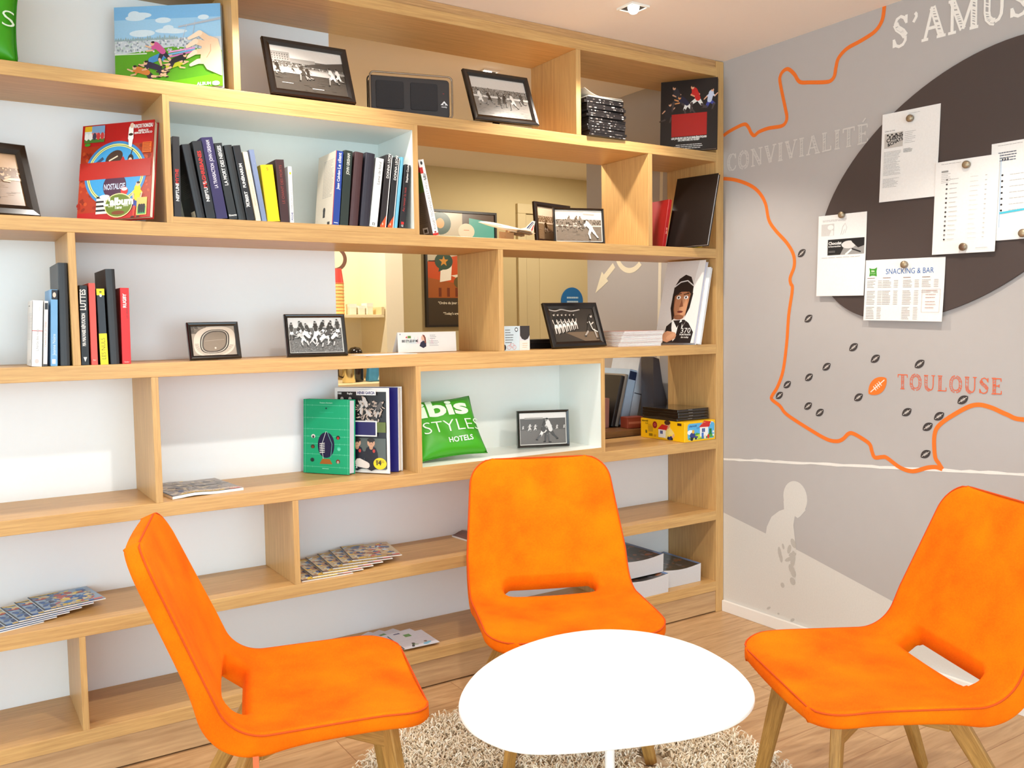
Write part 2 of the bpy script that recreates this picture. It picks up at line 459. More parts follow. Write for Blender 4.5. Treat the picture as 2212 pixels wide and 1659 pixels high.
# ------------------------------------------------------------------ bookcase
LX = -3.6; RX = -0.0446; DEP = 0.295
case = empty('bookcase', (-1.8, 0, 0), label='wall-wide oak bookcase with staggered compartments and white back panels', cat='bookcase')
def part(name, x0, x1, y0, y1, z0, z1, m, bevel=0.0012):
    return box_obj(name, case, x0 + 1.8, x1 + 1.8, y0, y1, z0, z1, m, bevel)
for i, (z0, z1) in enumerate(((2.2595, 2.296), (1.9107, 1.9485), (1.5127, 1.5512), (1.1119, 1.1522), (0.7079, 0.7492), (0.4011, 0.4408), (0.0945, 0.1348))):
    part('shelf_board', LX, RX, 0, DEP, z0, z1, oak_x)
part('side_panel', RX, -0.0015, 0, DEP, 0, 2.322, oak_z)
part('side_panel', LX - 0.02, LX, 0, DEP, 0, 2.322, oak_z)
part('cornice', LX, RX, 0.004, 0.06, 2.2965, 2.3245, wood('oak_cornice', (150, 108, 66), (212, 168, 116), 'x'))
part('plinth', LX, RX, 0.003, 0.05, 0.005, 0.0942, plinth_wood)
for x0, x1, z0, z1 in ((-2.0333, -2.0129, 1.9485, 2.2595), (-0.7707, -0.749, 1.9485, 2.2595), (-0.4178, -0.3979, 1.5512, 1.9107), (-2.495, -2.476, 1.1522, 1.5127),
                       (-1.1233, -1.103, 1.1522, 1.5127), (-2.2972, -2.2778, 0.7492, 1.1119), (-1.8966, -1.8774, 0.4408, 0.7079), (-2.5139, -2.4971, 0.1348, 0.4011),
                       (-0.584, -0.565, 0.1348, 0.4011), (-3.05, -3.03, 1.5512, 1.9107), (-3.2, -3.18, 0.1348, 0.4011)):
    part('divider', x0, x1, 0.0004, DEP, z0, z1, oak_z)
part('back_panel', LX, -1.616, DEP, DEP + 0.02, 0.7281, 2.322, white_panel)
part('back_panel', LX, RX, DEP, DEP + 0.02, 0.0, 0.7279, white_panel)
def niche(x0, x1, z0, z1, t=0.018):
    e = 0.0012
    b = MB(); m = white_lacquer; y0 = 0.0025
    b.box(x0 + e, x0 + t, y0, DEP - .012, z0, z1, m); b.box(x1 - t, x1 - e, y0, DEP - .012, z0, z1, m)
    b.box(x0 + t, x1 - t, y0, DEP - .012, z0, z0 + t, m); b.box(x0 + t, x1 - t, y0, DEP - .012, z1 - t, z1, m)
    b.box(x0 + t, x1 - t, DEP - .022, DEP - .012, z0 + t, z1 - t, m)
    n = b.build('display_niche', case); n.location.x = 1.8; n['label'] = 'white lacquered inset box with oak front edge'
    r = MB(); m = oak_x; y1 = 0.0024
    r.box(x0, x0 + t, 0, y1, z0, z1, oak_z); r.box(x1 - t, x1, 0, y1, z0, z1, oak_z)
    r.box(x0 + t, x1 - t, 0, y1, z0, z0 + t, m); r.box(x0 + t, x1 - t, 0, y1, z1 - t, z1, m)
    r.box(x0 - .0001, x0 + e - .0001, y1, DEP, z0, z1, oak_z); r.box(x1 - e, x1, y1, DEP, z0, z1, oak_z)
    r.build('niche_frame', n)
niche(-2.2367, -1.433, 1.5513, 1.9106)
niche(-1.4587, -0.6472, 0.7493, 1.1118)

# ------------------------------------------------------------------ ceiling spotlights
def spotlight(x, y, label, energy, tx, ty, col=(1.0, 0.91, 0.79), cone=118, off=(-.006, -.009)):
    r = empty('ceiling_spotlight', (x, y, CEIL), label=label, cat='ceiling light', group='recessed ceiling spotlights')
    b = MB(); w = plain((238, 234, 226), 0.4, vary=0); s, t = 0.04, 0.006
    for a in ((-s, s, -s, -s + t), (-s, s, s - t, s), (-s, -s + t, -s + t, s - t), (s - t, s, -s + t, s - t)):
        b.box(a[0], a[1], a[2], a[3], -0.007, -0.0002, w)
    b.build('trim', r)
    b = MB(); b.box(-s + t, s - t, -s + t, s - t, -0.003, -0.0002, plain((38, 30, 24), 0.5)); b.build('dark_plate', r)  # flat plate coloured dark to read as the shaded hollow around the bulb
    b = MB(); b.lathe([(0.004, -0.0265), (0.012, -0.0245), (0.0175, -0.018), (0.0195, -0.009), (0.02, -0.0035)], plain((255, 250, 238), 0.4, vary=0, emit=9.0), n=20, c=(off[0], off[1], 0))
    b.build('bulb', r, smooth=True)
    ld = bpy.data.lights.new('spot_beam', 'SPOT'); ld.energy = energy; ld.color = col; ld.spot_size = rad(cone); ld.spot_blend = 0.35; ld.shadow_soft_size = 0.03
    lo = bpy.data.objects.new('spot_beam', ld); COL.objects.link(lo); lo.parent = r; lo.location = (0, 0, -0.05)
    lo.rotation_euler = Vector((tx - x, ty - y, -1.6)).to_track_quat('-Z', 'Y').to_euler()
    return r
spotlight(-0.749, -0.296, 'square recessed spotlight with glowing bulb in the ceiling in front of the bookcase', SPOT * 1.25, -0.75, -0.1)
spotlight(-1.95, -0.296, 'square recessed spotlight overhead in front of the green book', SPOT, -1.95, -0.1, (1.0, .95, .88))
spotlight(-3.15, -0.296, 'square recessed spotlight overhead beside the end of the bookcase', SPOT, -3.1, -0.1, (1.0, .95, .88))
spotlight(-0.749, -1.45, 'square recessed spotlight overhead near the round pinboard', SPOT * 1.4, -0.75, -1.35)
spotlight(-1.95, -1.45, 'square recessed spotlight overhead above the white table', SPOT * 2.2, -1.95, -1.35, (1.0, .95, .88))
spotlight(-0.775, 0.618, 'square recessed spotlight glimpsed through the shelf top between grey frames', SPOT * 1.6, -0.775, 0.45)
spotlight(0.75, 1.6, 'unseen square spotlight added to brighten the room behind', SPOT * 2.1, 0.75, 1.9, (1.0, .9, .74), cone=172)  # unseen lamp, added with a very wide cone to brighten the far room
spotlight(-1.3, 1.62, 'square recessed spotlight overhead by the coffee corner', SPOT * 2.6, -1.0, 2.0, (1.0, .92, .76))

# ------------------------------------------------------------------ painted wall
def wall_art(x=0.0, base=0.0006):
    return Art((x, 0, 0), (0, -1, 0), (0, 0, 1), (-1, 0, 0), rough=0.75, base=base)
def smooth_line(pts, k=5):
    out = []
    n = len(pts)
    for i in range(n - 1):
        p0, p1, p2, p3 = pts[max(i - 1, 0)], pts[i], pts[i + 1], pts[min(i + 2, n - 1)]
        for j in range(k):
            t = j / k
            out.append(tuple(0.5 * (2 * p1[a] + (p2[a] - p0[a]) * t + (2 * p0[a] - 5 * p1[a] + 4 * p2[a] - p3[a]) * t * t + (3 * p1[a] - p0[a] - 3 * p2[a] + p3[a]) * t ** 3) for a in (0, 1)))
    return out + [pts[-1]]
def W2(pts):
    return [(-y, z) for y, z in pts]
PALE = (215, 211, 205)
A = wall_art()
A.poly(W2([(-0.0, 0.428), (-0.234, 0.38), (-0.425, 0.337), (-0.832, 0.24), (-1.097, 0.179), (-1.65, 0.045), (0, 0.045)]), PALE)
A.build('pale_wedge', wall_right)['label'] = 'pale painted slope'
A = wall_art(base=0.0009)
head = [(-0.379 - .045 * math.cos(a), 0.557 + 0.066 * math.sin(a)) for a in [2 * PI * i / 24 for i in range(24)]]
A.poly([(0.379 + .058 * math.cos(a), 0.551 + 0.066 * math.sin(a)) for a in [2 * PI * i / 28 for i in range(28)]], PALE)
A.poly(W2([(-0.322, 0.53), (-0.325, 0.496), (-0.30, 0.485), (-0.262, 0.455), (-0.238, 0.41), (-0.229, 0.356), (-0.235, 0.3), (-0.245, 0.2), (-0.345, 0.2), (-0.386, 0.33), (-0.379, 0.39), (-0.371, 0.44), (-0.378, 0.478), (-0.392, 0.472), (-0.405, 0.482), (-0.43, 0.51), (-0.40, 0.55)])[::-1], PALE)
A.build('figure_silhouette', wall_right)['label'] = 'pale painted silhouette of a bending person'
A = wall_art(base=0.0013)
grey = (188, 183, 176)
for y, z, rx, rz, ro in ((-.372, .368, .012, .02, .5), (-.352, .34, .009, .02, -.3), (-.368, .322, .02, .009, .4), (-.322, .345, .006, .012, .3), (-.305, .315, .009, .026, .2), (-.312, .295, .008, .018, .1),
                         (-.37, .305, .012, .035, -.1), (-.352, .3, .024, .008, .5), (-.365, .262, .014, .022, .5), (-.372, .25, .013, .02, .4), (-.37, .215, .013, .016, .5), (-.32, .187, .01, .011, .2),
                         (-.25, .075, .012, .005, .6), (-.30, .065, .006, .004, .3), (-.37, .058, .012, .006, .6)):
    A.ell(-y, z, rx, rz, grey, ro, 10)
A.build('fallen_leaf_print', wall_right)['label'] = 'grey painted leaf shapes'
A = wall_art(base=0.0007)
rg = random.Random(4)
A.line([(y, 0.66 + y * 0.0792 + rg.uniform(-.0015, .0015)) for y in [i * 0.03 for i in range(130)]], [0.009 + rg.uniform(-.002, .003) for i in range(130)], (236, 232, 226))
A.build('white_line', wall_right)['label'] = 'rough white painted line'
ORANGE = (240, 118, 34)
A = wall_art(base=0.0012)
A.line(smooth_line(W2([(0.0, 2.022), (-0.02, 2.03), (-0.06, 2.04), (-0.113, 2.047), (-0.135, 2.031), (-0.15, 2.005), (-0.167, 1.992), (-0.19, 2.002), (-0.238, 2.007), (-0.3, 2.003), (-0.322, 2.012), (-0.329, 2.032), (-0.322, 2.065), (-0.296, 2.168), (-0.296, 2.195),
      (-0.31, 2.211), (-0.334, 2.213), (-0.363, 2.187), (-0.389, 2.152), (-0.436, 2.139), (-0.505, 2.124), (-0.53, 2.124), (-0.545, 2.138), (-0.551, 2.167), (-0.562, 2.197), (-0.597, 2.221), (-0.654, 2.233), (-0.71, 2.25), (-0.738, 2.28), (-0.746, 2.325)])), 0.0145, ORANGE)
A.line(smooth_line(W2([(0.0, 1.845), (-0.068, 1.829), (-0.143, 1.798), (-0.192, 1.762), (-0.225, 1.713), (-0.242, 1.648), (-0.275, 1.604), (-0.332, 1.549), (-0.364, 1.501), (-0.368, 1.457), (-0.349, 1.413), (-0.352, 1.39), (-0.36, 1.368), (-0.343, 1.269), (-0.334, 1.16), (-0.317, 1.051), (-0.29, 0.985),
      (-0.262, 0.946), (-0.262, 0.931), (-0.302, 0.908), (-0.336, 0.877), (-0.437, 0.831), (-0.522, 0.798), (-0.569, 0.794), (-0.597, 0.806), (-0.619, 0.827), (-0.642, 0.829), (-0.69, 0.809), (-0.71, 0.795), (-0.718, 0.772), (-0.73, 0.752), (-0.76, 0.757), (-0.778, 0.756), (-0.83, 0.728), (-0.878, 0.721), (-0.93, 0.74), (-0.962, 0.746), (-0.985, 0.742)])), 0.0145, ORANGE)
A.line(smooth_line(W2([(-0.985, 0.742), (-0.972, 0.76), (-0.958, 0.783), (-0.955, 0.854), (-0.977, 0.895), (-1.051, 0.947), (-1.097, 0.966), (-1.142, 0.961), (-1.194, 0.942), (-1.246, 0.93), (-1.4, 0.95), (-1.75, 1.0), (-2.3, 0.93), (-3.0, 1.02)])), 0.0145, ORANGE)
A.build('map_outline', wall_right)['label'] = 'orange painted coastline'
def ball(A, u, v, s, dark, light, rot=0.62):
    ca, sa = math.cos(rot), math.sin(rot)
    T = lambda p, q: (u + p * ca - q * sa, v + p * sa + q * ca)
    lens = []
    for k in range(25):
        t = -1 + 2 * k / 24; lens.append((t * s, 0.60 * s * (1 - t * t) ** 0.8))
    for k in range(1, 24):
        t = 1 - 2 * k / 24; lens.append((t * s, -0.60 * s * (1 - t * t) ** 0.8))
    A.poly([T(*p) for p in lens][::-1], dark)
    A.hold = True
    A.line([T(-.78 * s, 0), T(.78 * s, 0)], .075 * s, light)
    for k in (-.3, -.1, .1, .3):
        A.line([T(k * s, -.2 * s), T(k * s, .2 * s)], .075 * s, light)
    A.hold = False; A.h += A.step
for i, (y, z) in enumerate([(-0.403, 1.504), (-0.437, 1.253), (-0.637, 1.146), (-0.727, 1.106), (-0.521, 1.071), (-0.441, 1.028), (-0.338, 0.995), (-0.299, 0.95), (-0.438, 0.917), (-0.492, 0.896), (-0.66, 0.964), (-0.897, 1.092), (-0.852, 0.924), (-0.97, 0.919), (-0.93, 0.88), (-0.924, 0.786), (-1.051, 0.979)]):
    A = wall_art(base=0.0014); ball(A, -y, z, 0.0215, (62, 55, 54), (224, 218, 212)); A.build('rugby_ball_print', wall_right)
A = wall_art(base=0.0014); ball(A, 0.737, 1.009, 0.046, (242, 122, 40), (238, 226, 214), 0.7); A.build('rugby_ball_print', wall_right)['label'] = 'large orange ball print'

SERIF = {  # hand-drawn serif letters: (width, thick strokes, thin strokes, serifs)
    'A': (.92, [[(.42, 1), (.78, 0)]], [[(.13, 0), (.42, 1)], [(.24, .34), (.62, .34)]], [((0, 0), (.27, 0)), ((.6, 0), (.95, 0))]),
    'M': (1.12, [[(.15, 1), (.55, .04)], [(.95, 1), (.95, 0)]], [[(.15, 0), (.15, 1)], [(.55, .04), (.93, 1)]], [((.0, 0), (.3, 0)), ((.8, 0), (1.12, 0)), ((0, 1), (.2, 1)), ((.93, 1), (1.1, 1))]),
    'U': (.86, [[(.18, 1), (.18, .36), (.22, .16), (.34, .04), (.46, .01)]], [[(.46, .01), (.6, .06), (.68, .2), (.7, .4), (.7, 1)]], [((.03, 1), (.33, 1)), ((.57, 1), (.83, 1))]),
    'S': (.66, [[(.12, .78), (.2, .62), (.42, .46), (.54, .3)]], [[(.56, .78), (.48, .92), (.34, .99), (.18, .93), (.11, .78)], [(.54, .3), (.54, .16), (.44, .04), (.28, .0), (.14, .06), (.07, .22)]], [((.57, 1.0), (.57, .72)), ((.06, 0), (.06, .28))]),
    'E': (.74, [[(.2, 0), (.2, 1)]], [[(.2, .98), (.62, .98)], [(.2, .52), (.5, .52)], [(.2, .02), (.64, .02)]], [((.62, 1), (.62, .8)), ((.65, 0), (.65, .22)), ((.5, .62), (.5, .42)), ((.03, 1), (.3, 1)), ((.03, 0), (.3, 0))]),
    'R': (.84, [[(.2, 0), (.2, 1)], [(.42, .5), (.7, .02)]], [[(.2, .98), (.46, .97), (.6, .86), (.6, .66), (.48, .53), (.2, .5)]], [((.03, 0), (.36, 0)), ((.03, 1), (.3, 1)), ((.62, 0), (.86, 0))]),
    'C': (.8, [[(.34, .96), (.2, .84), (.13, .66), (.12, .4), (.18, .18), (.32, .05)]], [[(.34, .97), (.5, 1), (.64, .92), (.7, .76)], [(.32, .04), (.5, 0), (.66, .1), (.73, .26)]], [((.7, 1), (.7, .7))]),
    'O': (.9, [[(.42, .99), (.24, .9), (.13, .7), (.12, .34), (.22, .1), (.42, .01)], [(.48, .99), (.66, .9), (.76, .7), (.77, .34), (.68, .1), (.48, .01)]], [], []),
    'N': (.96, [[(.17, 1), (.76, .0)]], [[(.17, 0), (.17, 1)], [(.78, 0), (.78, 1)]], [((.03, 0), (.33, 0)), ((.0, 1), (.22, 1)), ((.62, 1), (.93, 1))]),
    'V': (.88, [[(.14, 1), (.46, 0)]], [[(.46, 0), (.76, 1)]], [((.0, 1), (.3, 1)), ((.62, 1), (.9, 1))]),
    'I': (.42, [[(.2, 0), (.2, 1)]], [], [((.04, 0), (.37, 0)), ((.04, 1), (.37, 1))]),
    'L': (.72, [[(.2, 0), (.2, 1)]], [[(.2, .02), (.62, .02)]], [((.04, 1), (.36, 1)), ((.63, 0), (.63, .24)), ((.04, 0), (.2, 0))]),
    'T': (.82, [[(.41, 0), (.41, 1)]], [[(.06, .98), (.76, .98)]], [((.25, 0), (.57, 0)), ((.06, 1), (.06, .78)), ((.76, 1), (.76, .78))]),
    "'": (.3, [], [[(.14, .98), (.2, .92), (.2, .84), (.08, .68)]], []),
}
def chalk(A, s, u, v, h, width, c, slope=0.0, wgt=.05, gap=.12):
    total = sum(SERIF['E' if ch == '\u00c9' else ch][0] + gap for ch in s) - gap
    kx = width / total; x = 0.0
    rg = random.Random(len(s))
    A.hold = 1
    for ch in s:
        w, thick, thin, ser = SERIF['E' if ch == '\u00c9' else ch]
        X = lambda p: (u + (x + p[0]) * kx, v + p[1] * h + slope * (x + p[0]) * kx)
        for st in thick:
            L, R = [], []
            for i, p in enumerate(st):
                a, b2 = st[max(i - 1, 0)], st[min(i + 1, len(st) - 1)]
                t = Vector((b2[0] - a[0], b2[1] - a[1])).normalized(); k = .085
                L.append((p[0] - t.y * k, p[1] + t.x * k)); R.append((p[0] + t.y * k, p[1] - t.x * k))
            A.line([X(p) for p in L], wgt * h, c); A.line([X(p) for p in R], wgt * h, c)
            n = 12
            for j in range(n):       # chalk hatching between the two outlines
                t = (j + rg.uniform(.2, .8)) / n * (len(st) - 1); i = min(int(t), len(st) - 2); f = t - i
                a = (L[i][0] + (L[i + 1][0] - L[i][0]) * f, L[i][1] + (L[i + 1][1] - L[i][1]) * f)
                b2 = (R[i][0] + (R[i + 1][0] - R[i][0]) * f, R[i][1] + (R[i + 1][1] - R[i][1]) * f)
                A.line([X((a[0], a[1] - .03)), X((b2[0], b2[1] + .05))], wgt * h * rg.uniform(.5, 1.1), c)
        for st in thin:
            A.line([X(p) for p in st], wgt * h * 1.7, c)
        for p, q in ser:
            A.line([X(p), X(q)], wgt * h * 1.5, c)
        if ch == '\u00c9':
            A.line([X((.34, 1.12)), X((.52, 1.32))], wgt * h * 1.5, c)
        x += w + gap
    A.hold = False; A.h += A.step
A = wall_art(base=0.001); chalk(A, "S'AMUSER", 0.779, 2.174, 0.1, 0.62, (244, 240, 234), slope=-0.036, wgt=.062); A.build('lettering', wall_right)['label'] = 'white chalk-style lettering below the ceiling'
A = wall_art(base=0.001); chalk(A, 'CONVIVIALIT\u00c9', 0.02, 1.872, 0.066, 0.672, (208, 203, 198), slope=0.0); A.build('lettering', wall_right)['label'] = 'faint white lettering'
A = wall_art(base=0.001); chalk(A, 'TOULOUSE', 0.814, 1.004, 0.05, 0.366, (226, 104, 62), slope=0.0, wgt=.038); A.build('lettering', wall_right)['label'] = 'orange-red hatched lettering'
# marks on the same wall beyond the bookcase
A = wall_art(base=0.001)
W_ = (240, 232, 206)
A.line(W2([(0.875, 1.4), (0.72, 1.52)]) if False else [(-0.72, 1.53), (-0.80, 1.47)], 0.03, W_)
A.poly([(-0.765, 1.455), (-0.815, 1.505), (-0.868, 1.40)], W_)
A.build('arrow_print', wall_right)['label'] = 'cream painted arrow'
A = wall_art(base=0.001); cx, cz = -0.60, 1.60
A.ring(cx, cz, .09, .115, W_, a0=0.9, a1=5.5); A.ring(cx, cz, .03, .05, W_); A.line([(cx + .045, cz + .04), (cx + .05, cz - .03), (cx + .08, cz - .03), (cx + .1, cz + .02)], .02, W_)
A.build('lettering', wall_right)['label'] = 'cream painted at-sign'
A = wall_art(base=0.0008)
A.poly([(-0.425, 0.8), (-0.405, 0.8), (-0.36, 2.2), (-0.38, 2.2)], (232, 224, 204)); A.build('stripe_print', wall_right)['label'] = 'thin cream painted stripe'

# ------------------------------------------------------------------ pinboard, sheets and magnets
pin = empty('pinboard', (0, -1.017, 1.669), label='large dark brown oval magnetic board on the grey wall', cat='pinboard')
b = MB(); ca, sa = 0.859, 0.513
ov = []
for i in range(96):
    t = 2 * PI * i / 96; p, q = 0.578 * math.cos(t), 0.359 * math.sin(t)
    ov.append((-(p * ca - q * sa), p * sa + q * ca))
b.prism(ov, -0.012, -0.0015, plain((72, 60, 57), 0.5, vary=0.03), 'x')
b.build('board', pin, bevel=0.0015)
def sheet(y0, z0, yaw_deg, w, h, art, label, cat='paper sheet', x=-0.0135, curl=0.006):
    """Paper hanging on the board; (y0, z0) is its top corner nearest the bookcase."""
    r = empty('paper_sheet', (x, y0, z0), (0, 0, 0), label, cat)
    r.rotation_euler = (rad(yaw_deg), 0, 0)
    nx, nz = 8, 12; b = MB(); vs, fs = [], []
    wf = lambda u, v: curl * (max(0.0, -v / h) ** 2) * (0.5 + 0.5 * u / w)
    for i in range(nz + 1):
        for j in range(nx + 1):
            u, v = w * j / nx, -h * i / nz
            vs.append((-wf(u, v), -u, v))
    for i in range(nz):
        for j in range(nx):
            a = i * (nx + 1) + j; fs.append((a, a + nx + 1, a + nx + 2, a + 1))
    b.add(vs, fs, paper_white)
    b.build('sheet', r, recalc=False)
    A = Art((0, 0, 0), (0, -1, 0), (0, 0, 1), (-1, 0, 0), rough=0.7, base=0.0005, step=.00006, warp=wf)
    A.hold = 2
    for i in range(12):
        for j in range(6):
            A.rect(.001 + (w - .002) * j / 6, -.001 - (h - .002) * (i + 1) / 12, .001 + (w - .002) * (j + 1) / 6, -.001 - (h - .002) * i / 12, (238, 236, 234))
    A.hold = False; A.h += .0006; art(A, w, h)
    A.build('print', r)
    return r
INK = (120, 118, 118); GREYP = (176, 172, 170)
def art_dogs(A, w, h):
    rg = random.Random(1)
    A.text('Chien et chat', .012, -.062, .005, (90, 88, 86)); A.text('Chiens et chats en ville', .1, -.014, .003, INK)
    A.rect(.012, -.118, .082, -.068, (196, 190, 184))
    for k in range(5):
        A.ell(.024 + k * .008, -.074 - (k % 2) * .006, .004, .003, (30, 28, 30))
    A.text('CHIENS', .022, -.1, .013, (24, 22, 24), rot=16, bold=.03); A.text('&CHATS', .026, -.113, .011, (24, 22, 24), rot=16, bold=.03)
    A.lines(.088, -.072, .13, 7, .006, .0014, GREYP, rg); A.lines(.086, -.128, .12, 4, .0035, .0014, INK, rg)
    for k in range(4):
        A.lines(.012, -.13 - k * .021, .08, 5, .004, .0013, GREYP, rg)
    A.lines(.012, -.222, .075, 8, .004, .0013, GREYP, rg)
def art_choc(A, w, h):
    rg = random.Random(2)
    A.lines(.02, -.018, .13, 2, .004, .0012, GREYP, rg)
    A.rect(.015, -.075, .07, -.032, (206, 203, 200)); A.ell(.055, -.045, .013, .009, (236, 234, 232)); A.poly([(.05, -.075), (.06, -.055), (.068, -.058), (.068, -.075)], (232, 230, 228))
    A.line([(.1, -.075), (.108, -.045), (.118, -.035), (.125, -.05), (.118, -.07)], .0012, GREYP); A.line([(.108, -.075), (.116, -.055)], .0012, GREYP)
    A.rect(.045, -.147, .2, -.09, (22, 21, 22)); A.poly([(.1, -.147), (.12, -.112), (.15, -.104), (.2, -.1), (.2, -.147)], (150, 148, 146)); A.ell(.135, -.112, .03, .014, (214, 212, 210))
    A.poly([(.14, -.09), (.2, -.09), (.2, -.118), (.175, -.125), (.15, -.105)], (18, 17, 18)); A.limb((.125, -.147), (.15, -.128), .008, .006, (236, 234, 232)); A.limb((.15, -.128), (.185, -.14), .005, .005, (30, 28, 28))
    A.text('Chocolat', .049, -.109, .0105, (240, 238, 236), bold=.03); A.text('& Gourmandises', .049, -.118, .0055, (232, 230, 228), bold=.03)
    A.lines(.05, -.132, .085, 2, .004, .0012, (150, 148, 148), rg); A.lines(.02, -.155, .2, 1, .004, .0014, GREYP, rg)
def art_snack(A, w, h):
    rg = random.Random(3)
    A.poly([(.016, -.028), (.026, -.031), (.037, -.031), (.047, -.026), (.045, -.04), (.047, -.058), (.036, -.055), (.026, -.055), (.017, -.058), (.019, -.042)], (60, 150, 40))
    A.text('ibis', .031, -.042, .007, (224, 236, 214), align='c', bold=.02); A.text('STYLES', .031, -.05, .0045, (200, 226, 186), align='c')
    A.text('SNACKING & BAR', .082, -.051, .0185, (62, 110, 176), w=.178)
    for k, u in enumerate((.01, .072, .15, .22)):
        A.lines(u, -.063, u + .03, 1, .004, .0022, (140, 110, 100), rg, .1)
        for y, n in ((-.073, 5), (-.109, 9 if k < 3 else 2), (-.165, 8 if k < 3 else 0)):
            if y < -.15 and k == 1:
                continue
            A.lines(u, y, u + .034, n, .0056, .0018, (158, 150, 146), rg); A.lines(u + .043, y, u + .06, n, .0056, .0018, (168, 160, 156), rg, .15)
    A.line([(.223, -.106), (.287, -.106), (.287, -.182), (.223, -.182)], .0012, (176, 140, 130), closed=True)
    for y in (-.109, -.122, -.132, -.146, -.155, -.166):
        A.lines(.236, y, .274, 1, .004, .002, (170, 130, 118), rg, .2)
def art_list(A, w, h):
    rg = random.Random(5)
    A.lines(.02, -.008, .09, 1, .004, .0015, GREYP, rg); A.rect(.022, -.036, .045, -.03, (150, 148, 146)); A.lines(.022, -.04, .055, 6, .0055, .0014, GREYP, rg)
    for k in range(14):
        y = -.06 - k * .0148
        A.ell(.042, y, .0034, .003, (52, 50, 52) if k % 3 else (120, 118, 118), n=8); A.lines(.052, y + .001, .082, 1, .004, .0015, GREYP, rg)
        A.lines(.12, y + .001, .15, 1, .004, .0012, (200, 197, 195), rg); A.rect(.168, y - .001, .174, y + .001, (180, 176, 174))
    A.lines(.15, -.285, .19, 1, .004, .0014, GREYP, rg)
def art_side(A, w, h):
    rg = random.Random(6)
    A.lines(.02, -.008, .1, 1, .004, .0015, GREYP, rg); A.lines(.022, -.03, .08, 4, .008, .003, (90, 96, 112), rg)
    for k in range(3):
        A.ell(.036 + k * .008, -.052, .0026, .0026, (40, 38, 42), n=8)
    A.line([(.032, -.055), (.032, -.26)], .0014, (140, 178, 214))
    for k in range(7):
        A.ell(.037, -.1 - k * .018, .0034, .003, (30, 30, 34), n=8); A.lines(.06, -.1 - k * .018, .14, 1, .004, .0014, GREYP, rg)
    A.line([(.033, -.216), (.2, -.205)], .006, (70, 190, 214))
sheet(-0.753, 1.953, 1.5, 0.213, 0.3, art_dogs, 'white sheet with a small grey picture and columns of print, topmost on the dark board')
sheet(-0.490, 1.633, 1.2, 0.206, 0.297, art_choc, 'white sheet with a black banner photo at the low edge of the oval board')
sheet(-0.694, 1.456, 1.6, 0.298, 0.213, art_snack, 'landscape menu sheet with blue heading and green logo at the bottom of the board', x=-0.0146)
sheet(-1.136, 1.785, 0.6, 0.21, 0.3, art_side, 'white sheet with a turquoise marker line, half tucked under the list sheet', x=-0.0133)
sheet(-0.956, 1.756, 1.3, 0.21, 0.3, art_list, 'white list sheet with a column of small crests held by two magnets', x=-0.0205)
for i, (y, z, lab) in enumerate(((-0.862, 1.919, 'round metal magnet at the top of the sheet with the grey picture'), (-0.596, 1.627, 'round metal magnet on top edge of the black banner sheet'), (-0.849, 1.431, 'round metal magnet on the menu sheet with blue heading'),
                  (-1.064, 1.733, 'round metal magnet at the top of the list sheet'), (-1.061, 1.473, 'round brownish magnet at the bottom of the list sheet'), (-1.243, 1.50, 'round metal magnet at the bottom of the sheet with turquoise line'))):
    mg = empty('magnet', ((-0.0225, -0.0225, -0.024, -0.029, -0.0345, -0.027)[i], y, z), (0, -PI / 2, 0), lab, 'magnet', 'round magnets on the pinboard')
    b = MB(); b.lathe([(.0115, -.006), (.0125, .0), (.0122, .004), (.0105, .0055)], plain((150, 136, 116), 0.35, metal=.7), n=20); b.build('magnet_body', mg, smooth=True)
    b = MB(); b.lathe([(.0092, .0055), (.0088, .0062), (.0, .0058)], plain((176, 158, 130) if i != 4 else (130, 104, 86), 0.4, metal=.6), n=20, cap=False); b.build('magnet_cap', mg, smooth=True)

# ------------------------------------------------------------------ chairs
import numpy as np
def chair_profile():
    F, B, T = Vector((0.428, 0.405)), Vector((0.0, 0.393)), Vector((-0.169, 0.807))
    a = (F - B).normalized(); c = (T - B).normalized()
    half = math.acos(max(-1, min(1, a.dot(c)))) / 2; R = 0.115
    d = R / math.tan(half)
    p0, p1 = B + a * d, B + c * d
    ctr = B + (a + c).normalized() * (R / math.sin(half))
    a0 = math.atan2(p0.y - ctr.y, p0.x - ctr.x); a1 = math.atan2(p1.y - ctr.y, p1.x - ctr.x)
    while a1 > a0: a1 -= 2 * PI
    pts = [F + (p0 - F) * t for t in [i / 40 for i in range(40)]]
    pts += [ctr + R * Vector((math.cos(a0 + (a1 - a0) * i / 20), math.sin(a0 + (a1 - a0) * i / 20))) for i in range(20)]
    pts += [p1 + (T - p1) * t for t in [i / 40 for i in range(41)]]
    s = [0.0]
    for i in range(1, len(pts)):
        s.append(s[-1] + (pts[i] - pts[i - 1]).length)
    return np.array([(p.x, p.y) for p in pts]), np.array(s), (F - p0).length, (F - p0).length + R * abs(a1 - a0)
PROF, PS, SB0, SB1 = chair_profile()
SL = PS[-1]
